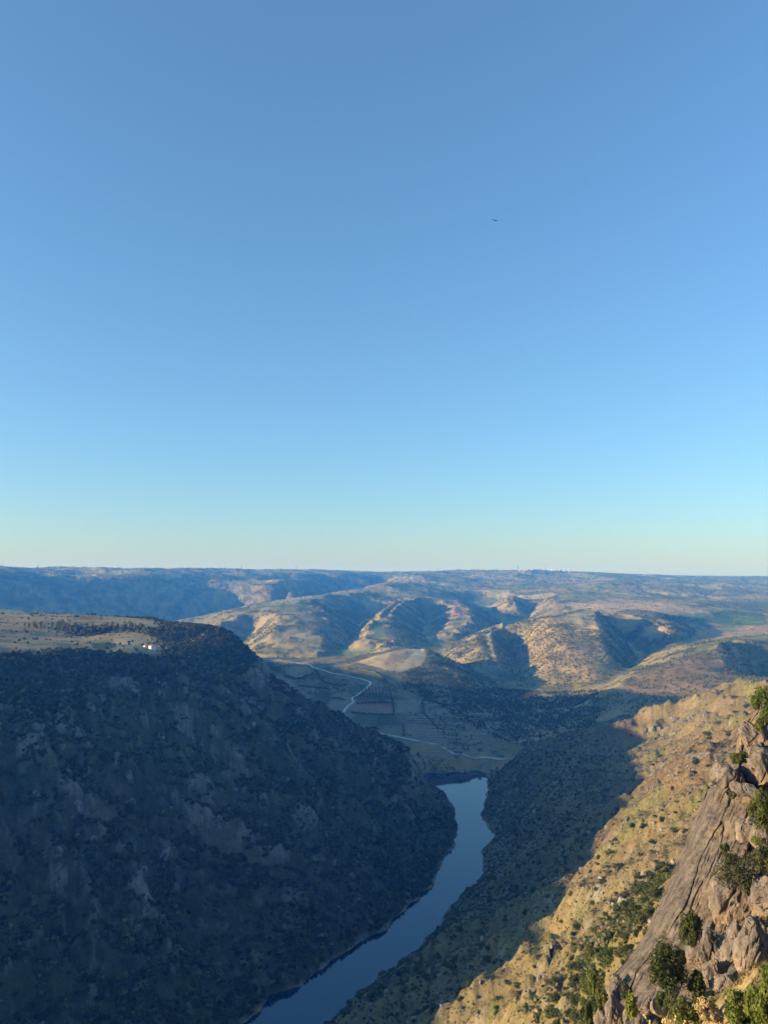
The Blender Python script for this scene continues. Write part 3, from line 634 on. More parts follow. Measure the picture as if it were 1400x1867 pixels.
def stem_mesh(name, n, seed, hgt=0.5, rad=0.045):
    r = np.random.default_rng(seed); V_, F_ = [], []
    for k in range(n):
        a = r.uniform(0, 6.28); tip = np.array([math.cos(a)*r.uniform(.15,.45), math.sin(a)*r.uniform(.15,.45), hgt*r.uniform(.8,1.3)]); prev = None
        for i in range(5):
            c0 = tip*(i/4)*np.array([1,1,1]) + np.array([0,0,-0.15 if i == 0 else 0]) + r.normal(size=3)*0.02*i; rr = rad*(1-0.17*i); base = len(V_)
            for j in range(6): V_.append(c0 + rr*np.array([math.cos(j*1.047), math.sin(j*1.047), 0]))
            if i: F_ += [(base-6+j, base-6+(j+1) % 6, base+(j+1) % 6, base+j) for j in range(6)]
    return mesh_np(name, V_, F_, True)

# individual bushes on the right slope: shared crown shapes
BU = [crown_mesh('bush_crown', 12, 800, 0.095, 100+k, 0.7 + 0.1*(k % 3), br=(0.22,0.42)) for k in range(6)]
for m_ in BU: m_.materials.append(m_leaf)
def bush(p, r, k, label, group, name='bush', cat='bush', meshes=BU, mat=None):
    o = link(name, meshes[k % len(meshes)], None, None, label, cat, group)
    o.location = (p[0], p[1], p[2]-0.12*r); o.rotation_euler = (0, 0, random.uniform(0, 6.28)); o.scale = (r*random.uniform(.75,1.6), r*random.uniform(.75,1.3), r*random.uniform(.6,1.1)); return o
random.seed(11)
SUNB = [(1286,1341),(1293,1348),(1291,1371),(1267,1392),(1289,1398),(1265,1411),(1329,1341),(1207,1479),(1232,1482),(1195,1489),(1205,1498),(1152,1507),(1170,1509),(1187,1536),(1227,1516),(1246,1518),(1087,1546),(1121,1532),(1114,1556),(1091,1566),(1151,1567),(1166,1560),(1189,1536),(1121,1583),(1113,1590),(1086,1624),(1134,1641),(1081,1647),(1023,1681),(1103,1670),(1051,1693),(1134,1679),(1044,1724),(1069,1724),(1197,1573),(975,1764),(925,1793),(943,1800),(1040,1633),(1210,1600),(1160,1600),(1100,1610),(1010,1740),(990,1800),(905,1840),(1245,1450),(1310,1320),(1340,1300),(1360,1290),(1225,1440),(1075,1590)]
for u, v in SUNB:
    p = hit(u, v)
    if p: bush(p, random.uniform(6, 11)/FPX*math.hypot(p[0], p[1])*0.8, random.randrange(6), 'rounded green bush on the sunlit ' + ('upper slope near the golden shoulder' if v < 1420 else 'middle slope left of the smooth slab' if v < 1620 else 'lower slope near the shadow edge'), 'bushes on the sunlit right slope')
for k in range(90):        # thicket beside the slab
    while True:
        u, v = random.uniform(985, 1215), random.uniform(1590, 1880)
        e = np.interp(v, EDGE[:,1], EDGE[:,0]); dd = e-u
        if 4 < dd < 30 + (v-1590)*0.36 and random.random() < 1.15 - dd/190: break
    p = hit(u, v)
    if p and p[1] > 100: bush(p, random.uniform(9, 22)/FPX*math.hypot(p[0], p[1])*0.85, random.randrange(6), 'leafy green bush in the thicket ' + ('beside the upper half of the granite slab' if v < 1730 else 'by the lower tip of the granite slab'), 'thicket bushes beside the granite slab', meshes=BU)
SHB = [(996,1375),(1030,1374),(1057,1382),(1086,1359),(1122,1371),(1135,1370),(1150,1341),(1101,1367),(954,1414),(977,1395),(1004,1391),(1023,1400),(1039,1404),(1046,1414),(1123,1477),(757,1854),(837,1823)]
TERM = np.array([(1345,1245),(1400,1205),(1440,1175),(1480,1150),(1530,1085),(1600,1045),(1660,990),(1730,930),(1770,890),(1867,790)], float)
RB = np.array([(1340,1060),(1410,905),(1443,905),(1486,895),(1525,915),(1560,895),(1593,895),(1646,850),(1686,815),(1736,770),(1786,705),(1867,610)], float)
while len(SHB) < 120:
    v = random.uniform(1345, 1867); a, b_ = np.interp(v, RB[:,0], RB[:,1]), np.interp(v, TERM[:,0], TERM[:,1])
    if b_-a > 10: SHB.append((random.uniform(a, b_), v))
for u, v in SHB:
    p = hit(u, v)
    if p and p[2] > 1.5: bush(p, random.uniform(1.6, 3.6), random.randrange(6), 'dark round bush on the shaded right slope, ' + ('below the rocky shoulder' if v < 1440 else 'level with the bright middle of the river' if v < 1600 else 'near the bottom of the picture'), 'bushes on the shaded right slope')

# trees far off, scrub: uncountable, scattered as instances of a few shapes
def scatter(name, pos, sc, tint, meshes, mat, label, cat):
    coll = bpy.data.collections.new(name + '_shapes')
    for k, m_ in enumerate(meshes):
        if not len(m_.materials): m_.materials.append(mat)
        coll.objects.link(bpy.data.objects.new('%s_shape_%d' % (name, k), m_))
    N = len(pos); me = bpy.data.meshes.new(name); me.vertices.add(N); me.vertices.foreach_set('co', np.asarray(pos, np.float32).ravel())
    r = np.random.default_rng(1)
    a = me.attributes.new('sc', 'FLOAT_VECTOR', 'POINT'); a.data.foreach_set('vector', np.asarray(sc, np.float32).ravel())
    a = me.attributes.new('rt', 'FLOAT_VECTOR', 'POINT'); rt = np.zeros((N, 3), np.float32); rt[:,2] = r.uniform(0, 6.28, N); rt[:,:2] = r.normal(0, 0.12, (N, 2)); a.data.foreach_set('vector', rt.ravel())
    a = me.attributes.new('vi', 'INT', 'POINT'); a.data.foreach_set('value', r.integers(0, len(meshes), N).astype(np.int32))
    a = me.attributes.new('tint', 'FLOAT_COLOR', 'POINT'); a.data.foreach_set('color', np.concatenate([tint, np.ones((N, 1))], 1).astype(np.float32).ravel())
    o = link(name, me, mat, None, label, cat, None, 'stuff')
    g = bpy.data.node_groups.new(name, 'GeometryNodeTree')
    g.interface.new_socket('Geometry', in_out='INPUT', socket_type='NodeSocketGeometry'); g.interface.new_socket('Geometry', in_out='OUTPUT', socket_type='NodeSocketGeometry')
    gi, go = g.nodes.new('NodeGroupInput'), g.nodes.new('NodeGroupOutput')
    ip = g.nodes.new('GeometryNodeInstanceOnPoints'); ci = g.nodes.new('GeometryNodeCollectionInfo')
    ci.inputs['Collection'].default_value = coll; ci.inputs['Separate Children'].default_value = True; ci.inputs['Reset Children'].default_value = True
    ip.inputs['Pick Instance'].default_value = True
    def na(nm, ty):
        x = g.nodes.new('GeometryNodeInputNamedAttribute'); x.data_type = ty; x.inputs['Name'].default_value = nm; return x.outputs['Attribute']
    g.links.new(gi.outputs[0], ip.inputs['Points']); g.links.new(ci.outputs[0], ip.inputs['Instance'])
    g.links.new(na('vi', 'INT'), ip.inputs['Instance Index']); g.links.new(na('rt', 'FLOAT_VECTOR'), ip.inputs['Rotation']); g.links.new(na('sc', 'FLOAT_VECTOR'), ip.inputs['Scale'])
    g.links.new(ip.outputs[0], go.inputs[0])
    md = o.modifiers.new('scatter', 'NODES'); md.node_group = g
    return o
el = np.where(RR < 30, -9.0, (Z + 3 - CAMZ)/RR); vis = el >= np.maximum.accumulate(el, axis=1) - 0.012
cellA = np.gradient(th)[:,None]*np.gradient(lr)[None]*RR**2
view = (np.abs(TH) < R(31)) & vis
def sample(weight, nmax, seed, spacing=None):
    r = np.random.default_rng(seed); Wt = np.where(view, weight*cellA, 0).ravel(); tot = Wt.sum(); N = int(min(nmax, tot))
    idx = r.choice(Wt.size, N, p=Wt/tot); i, j = np.unravel_index(idx, X.shape)
    a = th[i] + r.uniform(-.5, .5, N)*np.gradient(th)[i]; l = lr[j] + r.uniform(-.5, .5, N)*np.gradient(lr)[j]
    x, y = np.exp(l)*np.sin(a), np.exp(l)*np.cos(a); return x, y, height(x, y), i, j, r
FAR_S = [crown_mesh('scrub_crown', 5, 70, 0.26, 200+k, 0.85, 0.5) for k in range(4)]
FAR_T = [crown_mesh('tree_crown', 6, 60, 0.30, 210+k, 1.15, 0.5) for k in range(4)]
# left wall scrub
HP = hit(278, 1184, 700); hclear = 1.0 - ((np.abs(TH - math.atan2(HP[0], HP[1])) < 0.011) & (RR < math.hypot(HP[0], HP[1]) + 15) & (RR > math.hypot(HP[0], HP[1]) - 70))
wsc = ms*((1-tf)*(1-0.85*CZ) + 0.014*tf)*(0.10 + 0.30*sstep(-0.35, 0.45, n_a + 0.7*n_c))*sstep(1.3, 0.8, SLF)*(Z > 1.5)
x, y, z, i, j, r = sample(wsc*hclear, 52000, 1)
rad = r.uniform(0.5, 1.5, len(x))**3*0.9 + 0.55
ti = np.stack([np.exp(r.normal(0.1, .45, len(x)))]*3, 1)*np.array([1.05,1.0,0.95]); ti[r.random(len(x)) < 0.2] *= np.array([1.7,1.5,1.5])
scatter('hillside_scrub', np.stack([x, y, z-0.1*rad], 1), np.stack([rad*1.15, rad*1.15, rad], 1), ti, FAR_S, m_scrub, 'dense low scrub covering the shaded left gorge wall', 'scrub')
# plateau edge trees on the massif
# right slope undergrowth
thick = inpoly(U, V, [(1232,1590),(1200,1655),(1165,1740),(1095,1800),(1085,1885),(930,1885),(1000,1790),(1080,1690),(1150,1610)]) & (RR > 100) & (RR < 600)
rsc = rs*(RR > 100)*(Z > 1.5)*(0.11 + 0.11*low*sstep(-0.3, 0.5, n_a + n_c) + 0.07*sstep(0.1, 0.5, band) + 0.16*thick)
x, y, z, i, j, r = sample(rsc, 85000, 2)
lowv = low[i, j]; tk_ = thick[i, j]*1.0; rad = r.uniform(0.3, 0.95, len(x))*(0.7 + 0.9*lowv + 0.7*tk_)*np.where(r.random(len(x)) < 0.07, 2.3, 1.0)
ti = np.stack([r.uniform(.8, 1.6, len(x))]*3, 1)*np.array([1.15,1.1,0.9]); ti *= (1 + 0.5*tk_)[:,None]; dryp = r.random(len(x)) < 0.35*(1-lowv)*(1-tk_); ti[dryp] *= np.array([2.6,1.8,1.2])
scatter('slope_undergrowth', np.stack([x, y, z-0.1*rad], 1), np.stack([rad*1.2, rad*1.2, rad*.85], 1), ti, FAR_S, m_scrub, 'low undergrowth and dry tufts on the right slope', 'undergrowth')
# woods on the hills beyond the gorge
wood = sstep(-0.15, 0.35, n_a*0.7 + 0.6*n_b)*sstep(0.10, 0.30, SL) 
dzdx = gx*np.cos(TH) + gr*np.sin(TH)
wood = np.maximum(wood, 0.85*sstep(0.08, 0.28, -dzdx))
bface = inpoly(U, V, [(825,1195),(960,1130),(1090,1150),(1150,1200),(1100,1250),(950,1255)]) & (Y > 1800) & (Y < 3000)
wood = np.where(bface, np.maximum(wood, 0.55 + 0.3*n_a), wood)
spur = inpoly(U, V, [(765,1215),(800,1200),(850,1235),(905,1255),(1000,1262),(1088,1258),(1096,1300),(1060,1345),(960,1362),(905,1350),(850,1320),(790,1280),(715,1250)]) & (Y > 1350) & (Y < 2300)
wood = np.where(spur, np.maximum(wood, 0.9), wood)
cface = inpoly(U, V, [(1090,1300),(1130,1245),(1250,1195),(1400,1165),(1400,1260),(1250,1300)]) & (Y > 1200) & (Y < 2300)
wood = np.where(cface, 0.30 + 0.35*sstep(-.1, .4, n_a), wood)
isf = np.abs(CV - col((0.58,0.45,0.25))).sum(-1) < 0.05
rdx, rdy = drape(ROAD, 6.0, 1180); rdm = np.zeros(X.shape, bool); ii_, jj_ = np.where(view & (RR > 1150) & (RR < 2700) & (U > 440) & (U < 960))
dmin = np.full(len(ii_), 1e9)
for a_, b_ in zip(rdx, rdy): dmin = np.minimum(dmin, np.hypot(X[ii_, jj_]-a_, Y[ii_, jj_]-b_ + np.where(Y[ii_, jj_] < b_, 12.0, 0)))
rdm[ii_, jj_] = dmin < 13.0
hw = (RR > 1230)*(~rdm)*(~ms)*(~isf)*np.clip(wood, 0.02, 1)*np.interp(RR, [1200, 2300, 4000, 8000], [0.030, 0.024, 0.011, 0.0022])*(1 - 0.25*vf*sstep(-.1, .3, n_c))
x, y, z, i, j, r = sample(spur*(~rdm)*0.045*sstep(-0.9, 0.2, n_c + 0.5*n_a), 26000, 8)
rad = r.uniform(1.2, 2.9, len(x)); ti = np.stack([r.uniform(.8, 2.2, len(x))]*3, 1)*np.array([1.1,1.08,0.9])
scatter('spur_woodland', np.stack([x, y, z-0.1*rad], 1), np.stack([rad, rad, rad*1.1], 1), ti, FAR_T, m_scrub, 'dense dark wood on the spur below the pale field knoll', 'woodland')
PLT = [crown_mesh('far_crown', 5, 46, 0.34, 220+k, 1.0, 0.5) for k in range(3)]
for nm, wgt, nmax, sd, lab in (('hill_woodland', hw*(RR < 3300)*(~spur), 90000, 3, 'scattered oak and pine woodland on the hills beyond the gorge'), ('far_woodland', (hw + (RR > 3300)*(~isf)*0.0011*sstep(-.5, .3, n_a))*(RR >= 3300), 80000, 4, 'hazy trees and hedges spread over the far plateau and valley walls')):
    x, y, z, i, j, r = sample(wgt, nmax, sd)
    rad = r.uniform(1.3, 2.9, len(x))*np.interp(np.hypot(x, y), [1500, 4000, 8000], [1.0, 1.3, 2.1])
    ti = np.stack([r.uniform(1.5, 3.2, len(x))]*3, 1)*np.array([1.15,1.10,0.9])
    scatter(nm, np.stack([x, y, z-0.1*rad], 1), np.stack([rad, rad, rad*1.05], 1), ti, FAR_T if sd == 3 else PLT, m_scrub, lab, 'woodland')

# loose stones on both gorge slopes
STN = [rock_mesh('stone_shape', (1.0, 0.8, 0.7), 90+k, 2, cuts=8, rough=0.12, boxy=0.7) for k in range(4)]
m_stone = granite('loose_stone', (0.27,0.235,0.20), (0.36,0.28,0.18), 0.0, 0.8)
stw = (rs*(RR > 90)*(0.004 + 0.03*sstep(0.2, 0.9, ridged(X, Y, 45, 3, 0.6, seed=28) + 0.4*n_c)) + ms*(1-tf)*0.02*sstep(0.5, 1.2, gul*0.6 + n_c*0.5))*(Z > 0.8)
x, y, z, i, j, r = sample(stw, 12000, 6)
rad = np.exp(r.normal(0.0, 0.5, len(x)))*1.0
scatter('loose_stones', np.stack([x, y, z], 1), np.stack([rad*1.2, rad, rad*r.uniform(.7, 1.5, len(x))], 1), np.ones((len(x), 3)), STN, m_stone, 'loose stones and small outcrops strewn over both gorge slopes', 'stones')

# ------------------------------------------------------------------ small built things
def box_vf(x0, x1, y0, y1, z0, z1):
    v = [(x, y, z) for z in (z0, z1) for x, y in ((x0,y0),(x1,y0),(x1,y1),(x0,y1))]
    return v, [(0,3,2,1),(4,5,6,7),(0,1,5,4),(1,2,6,5),(2,3,7,6),(3,0,4,7)]
def box(name, dims, mat, parent):
    v, f = box_vf(*dims); return link(name, mesh_np(name, v, f), mat, parent)
def empty(name, loc, rz, label, cat, group=None):
    o = bpy.data.objects.new(name, None); C.objects.link(o); o.location = loc; o.rotation_euler = (0, 0, rz); o.empty_display_size = 0.5
    o['label'] = label; o['category'] = cat
    if group: o['group'] = group
    return o
def gable(name, w_, d_, z0, h, ov, mat, parent):
    a, b_ = w_/2+ov, d_/2+ov; tk = 0.25
    v = [(-a,-b_,z0),(a,-b_,z0),(a,0,z0+h),(-a,0,z0+h),(a,b_,z0),(-a,b_,z0)]
    v += [(x, y, z+tk) for x, y, z in v]
    f = [(6,7,8,9),(9,8,10,11),(3,2,1,0),(5,4,2,3),(0,1,7,6),(4,5,11,10),(1,2,8,7),(2,4,10,8),(3,0,6,9),(5,3,9,11)]
    return link(name, mesh_np(name, v, f), mat, parent)
def walls(name, w_, d_, h, gh, mat, parent):
    a, b_ = w_/2, d_/2
    v = [(-a,-b_,-1.5),(a,-b_,-1.5),(a,b_,-1.5),(-a,b_,-1.5),(-a,-b_,h),(a,-b_,h),(a,b_,h),(-a,b_,h),(-a,0,h+gh),(a,0,h+gh)]
    me = bpy.data.meshes.new(name); me.from_pydata(v, [], [(0,1,5,4),(2,3,7,6),(1,2,6,9,5),(3,0,4,8,7),(4,5,9,8),(6,7,8,9)]); me.update()
    return link(name, me, mat, parent)
def house(loc, rz, w_, d_, h, label, group=None, win=2, name='house', roofm=None, cat='house'):
    e = empty(name, loc, rz, label, cat, group); gh = d_*0.2
    walls('wall', w_, d_, h, gh-0.05, m_white, e); gable('roof', w_, d_, h-0.02, gh, 0.35, roofm or m_tile, e)
    for k in range(win):
        x = -w_/2 + (k+0.7)*w_/(win+0.9); wn = box('window', (x-0.45, x+0.45, -d_/2-0.06, -d_/2+0.1, h*0.45, h*0.45+1.1), m_dark, e)
        link('sill', mesh_np('sill', *box_vf(x-0.6, x+0.6, -d_/2-0.16, -d_/2-0.003, h*0.45-0.16, h*0.45-0.004)), m_white, wn)
    box('door', (w_*0.28, w_*0.28+1.0, -d_/2-0.05, -d_/2+0.1, 0, 2.1), m_dark, e)
    return e
p = hit(278, 1184, 700)
if p: house((p[0], p[1], p[2]), -0.95, 10.5, 6.5, 4.6, 'small white house at the edge of the lit plateau', win=2)
p = hit(266, 1180, 700)
if p: house((p[0], p[1], p[2]), -0.9, 6.0, 4.0, 2.4, 'low white shed just left of the plateau house', win=1, name='shed', cat='shed')
# hamlet on the far skyline
random.seed(21)
def ground_at(u, Yd):
    ys = np.linspace(max(Yd-1500, 4200), Yd+1500, 300); hs = height((u-700)/FPX*ys*1.003, ys); Yd = float(ys[np.argmax((hs-CAMZ)/ys)]) - 12     # on the brow that makes the skyline
    x = (u-700)/FPX*Yd*1.003; return (x, Yd, float(height(np.array([x]), np.array([float(Yd)]))[0]))
for k, (u, Yd, w_, h) in enumerate(((855,7350,11,5),(866,7350,12,6),(874,7300,10,7),(880,7330,14,6),(886,7360,11,6),(897,7300,12,5),(905,7340,13,6),(912,7320,10,7),(922,7350,12,6),(930,7330,11,5),(945,7380,13,6),(955,7300,16,6),(960,7330,11,6),(967,7350,12,5),(982,7330,11,6),(990,7340,18,7),(997,7320,12,7),(1003,7360,22,7),(1010,7330,12,7),(1028,7340,12,6),(1036,7370,11,6),(1045,7350,10,5))):
    house(ground_at(u, Yd), random.uniform(-.5,.5), w_*1.2, 9, h*1.15, 'tiny pale house of the hamlet on the far skyline', 'hamlet houses on the far skyline', win=2)
e = empty('church', ground_at(1019, 7330), 0.1, 'church with a tall tower standing out on the far skyline', 'church')
walls('nave', 22, 11, 9, 2.2, m_white, e); gable('roof', 22, 11, 8.98, 2.25, 0.4, m_tile, e)
tw = box('tower', (4, 10, -3, 3, -1, 19), m_wall, e)
link('spire', mesh_np('spire', [(3.6,-3.4,19.05),(10.4,-3.4,19.05),(10.4,3.4,19.05),(3.6,3.4,19.05),(6.9,-.1,26),(7.1,-.1,26),(7.1,.1,26),(6.9,.1,26)], [(0,3,2,1),(4,5,6,7),(0,1,5,4),(1,2,6,5),(2,3,7,6),(3,0,4,7)]), m_tile, tw)

# pylons
def bar(V_, F_, a, b_, r):
    a, b_ = np.array(a, float), np.array(b_, float); d = b_-a; d /= np.linalg.norm(d); s1 = np.cross(d, (0,1,0.01)); s1 /= np.linalg.norm(s1); s2 = np.cross(d, s1); k = len(V_)
    for q in (a, b_):
        for i, j in ((-1,-1),(1,-1),(1,1),(-1,1)): V_.append(q + r*(i*s1 + j*s2))
    F_ += [(k,k+3,k+2,k+1),(k+4,k+5,k+6,k+7),(k,k+1,k+5,k+4),(k+1,k+2,k+6,k+5),(k+2,k+3,k+7,k+6),(k+3,k,k+4,k+7)]
V_, F_ = [], []
for sx in (-1,1):
    for sy in (-1,1):
        bar(V_, F_, (3.4*sx,3.4*sy,-1), (0.9*sx,0.9*sy,26), 0.34); bar(V_, F_, (0.9*sx,0.9*sy,26), (0.25*sx,0.25*sy,42), 0.28)
for k in range(6):
    z0, z1 = k*4.3, k*4.3+4.3; w0, w1 = 3.4-2.5*z0/26, 3.4-2.5*z1/26
    for sy in (-1,1): bar(V_, F_, (-w0,sy*w0,z0), (w1,sy*w1,z1), 0.16); bar(V_, F_, (w0,sy*w0,z0), (-w1,sy*w1,z1), 0.16)
mast_me = mesh_np('mast', V_, F_)
V_, F_ = [], []
bar(V_, F_, (-7,0,0), (7,0,0), 0.3); bar(V_, F_, (-7,0,0), (0,0,1.8), 0.2); bar(V_, F_, (7,0,0), (0,0,1.8), 0.2)
arm_me = mesh_np('crossarm', V_, F_)
for m_ in (mast_me, arm_me): m_.materials.append(m_steel)
for k, (u, Yd, sc, side) in enumerate(((9,4500,.8,'leftmost pylon on the far left skyline'),(74,4700,1.1,'tall thin pylon on the wooded far left skyline'),(442,5850,1.25,'thin pylon above the shaded far valley wall'),(541,6100,1.3,'thin pylon right of the lit spur on the skyline'),(798,7500,1.3,'faint pylon left of the hamlet skyline'),(869,7450,1.3,'pylon at the left end of the hamlet'),(903,7500,1.1,'short faint pylon among the hamlet houses'),(943,7450,1.5,'tallest pylon behind the middle of the hamlet'),(993,7400,1.1,'pylon just left of the church tower'))):
    e = empty('pylon', ground_at(u, Yd), random.uniform(-.6,.6), side, 'pylon', 'power line pylons along the far skyline'); e.scale = (sc*.72, sc*.72, sc*.72)
    link('mast', mast_me, None, e)
    for z in (28, 33, 38): a_ = link('crossarm', arm_me, None, e); a_.location = (0, 0, z)

# dry stone terrace walls on the shaded valley slope
def draped_wall(name, poly, hgt, thick, mat, label, cat, group, y0=1180, step=4.0, rough=0.25):
    xs, ys = drape(poly, step, y0)
    if len(xs) < 3: return
    dx, dy = np.gradient(xs), np.gradient(ys); l = np.hypot(dx, dy)+1e-6; nx, ny = -dy/l, dx/l; zz = height(xs, ys)
    hh = hgt*(1 + rough*fbm(xs, ys, 9, 3, seed=61)); rows = []
    for o, dz_ in ((-.5,-1),(-.5,1),(.5,1),(.5,-1)):
        rows.append(np.stack([xs+nx*o*thick, ys+ny*o*thick, zz + (hh if dz_ > 0 else -1.0)], -1))
    G = np.stack(rows, 1); nn_ = len(xs); F_ = []
    for i in range(nn_-1):
        for j in range(4): F_.append((4*i+j, 4*i+(j+1) % 4, 4*i+4+(j+1) % 4, 4*i+4+j))
    F_ += [(3,2,1,0), tuple(4*(nn_-1)+j for j in range(4))]
    link(name, mesh_np(name, G.reshape(-1, 3), F_), mat, None, label, cat, group)
random.seed(31)
for k in range(17):
    v = 1303 + k*4.6; ua = 738 + random.uniform(-6, 30) + (v-1303)*0.35; ub = min(ua + random.uniform(60, 120), 900)
    sl_ = random.uniform(0.0, 0.10)
    draped_wall('terrace_wall', [(ua, v), ((ua+ub)/2, v + sl_*(ub-ua)*0.5 + random.uniform(-1,1)), (ub, v + sl_*(ub-ua))], 2.0, 1.3, m_wall, 'low dry stone terrace wall on the shaded slope above the road', 'wall', 'terrace walls above the valley road')
# vine rows behind the left cliff
m_vine = leafmat('vine_leaves', (0.06,0.075,0.02), (0.13,0.14,0.05))
for k in range(11):
    u0, v0 = 478 + k*4.2, 1206 + k*2.9
    draped_wall('vine_row', [(u0, v0), (u0+9, v0+2.2), (u0+19, v0+3.8)], 1.6, 1.6, m_vine, 'row of vines curving beside the pale road behind left cliff', 'vines', 'vine rows beside the pale road', step=2.0, rough=0.5)

for k, pl_ in enumerate(([(575,1222),(590,1245),(630,1250)],[(520,1233),(545,1239),(572,1227)],[(600,1256),(600,1273),(631,1276)],[(560,1279),(596,1285),(600,1262)],[(640,1300),(680,1303),(720,1304)],[(716,1276),(718,1303)],[(770,1277),(774,1303),(800,1331)],[(735,1322),(736,1342)],[(650,1283),(714,1281)],[(655,1220),(690,1230),(705,1244)],[(772,1276),(830,1290),(850,1311)],[(545,1251),(600,1256)])):
    draped_wall('hedge', pl_, 3.0, 3.0, m_vine, 'dark hedge line between two plots on the shaded valley floor', 'hedge', 'hedges between the valley plots', step=3.0, rough=0.8)
# ------------------------------------------------------------------ trees one can count
TR = [crown_mesh('tree_crown', 8, 300, 0.14, 300+k, 1.05, 0.55) for k in range(4)]
ST = stem_mesh('trunk', 3, 9, 0.7, 0.07)
for m_ in TR: m_.materials.append(m_olive)
ST.materials.append(m_bark)
def tree(p, r, k, label, cat, group, name, meshes):
    e = empty(name, (p[0], p[1], p[2]), random.uniform(0, 6.28), label, cat, group); e.scale = (r, r, r*random.uniform(.9, 1.2))
    c_ = link('crown', meshes[k % len(meshes)], None, e); c_.location = (0, 0, 0.25); link('trunk', ST, None, e); return e
random.seed(41)
for a in range(9):
    for b_ in range(12):
        u = 640 + b_*6.2 + a*0.8 + random.uniform(-1,1); v = 1252 + a*3.1 + b_*0.35 + random.uniform(-.6,.6)
        if v > 1279 or (u < 655 and v < 1266): continue
        p = hit(u, v, 1180)
        if p: tree(p, random.uniform(1.9, 2.7), a+b_, 'small round olive tree in the grove beside the road bend', 'tree', 'olive trees in the grove by the road bend', 'olive_tree', TR)
for b_ in range(9):
    p = hit(672 + b_*5.5, 1283 + random.uniform(-.5,.5), 1180)
    if p: tree(p, random.uniform(2.0, 2.6), b_, 'olive tree in the single row above the reddish field', 'tree', 'olive row above the reddish field', 'olive_tree', TR)
for k in range(60):
    v = 1303 + random.randrange(16)*4.6 + 2; u = random.uniform(742, 800) + (v-1303)*0.9 + random.uniform(0, 40)
    p = hit(u, v, 1180)
    if p and p[1] < 1900: tree(p, random.uniform(1.5, 2.6), k, 'small shaded tree on the terraces above the valley road', 'tree', 'trees dotted along the terraces', 'terrace_tree', TR)
PN = [crown_mesh('tree_crown', 9, 340, 0.13, 320+k, 1.35, 0.5) for k in range(4)]
m_pine = leafmat('pine_needles', (0.09,0.10,0.03), (0.22,0.22,0.075))
for m_ in PN: m_.materials.append(m_pine)
for k in range(105):
    u = random.uniform(45, 262); v = 1146 + 3*math.sin(u*.05) + random.uniform(-4, 6) + (u-150)*0.012
    if u < 100 and random.random() < .55: continue
    p = hit(u, v, 700)
    if p and p[1] < 1750: tree(p, random.uniform(2.6, 4.6), k, 'bushy tree in the sunlit belt along the plateau, ' + ('at its sparse left end' if u < 110 else 'in its dense middle' if u < 200 else 'at its right end'), 'tree', 'tree belt on the left plateau', 'plateau_tree', PN)
for u, v, r_ in ((185,1190,4),(190,1188,3.5),(160,1203,3),(230,1197,3),(140,1186,2.5),(92,1183,2),(60,1195,3),(110,1200,3),(118,1196,3),(20,1150,2.5),(30,1152,2.5),(255,1190,2.5),(288,1188,2.5)):
    p = hit(u, v, 700)
    if p: bush(p, r_, int(u), 'dark bush standing alone on the pale plateau grass', 'bushes on the plateau grass')
for k in range(45):
    u = random.uniform(265, 470); v = np.interp(u, [265,330,400,440,470], [1150,1160,1168,1178,1212]) + random.uniform(1, 9)
    p = hit(u, v, 700)
    if p and p[1] < 1750: tree(p, random.uniform(2.2, 3.6), k, 'dark tree on the shaded crest of the left massif', 'tree', 'trees along the crest of the left massif', 'crest_tree', BU)

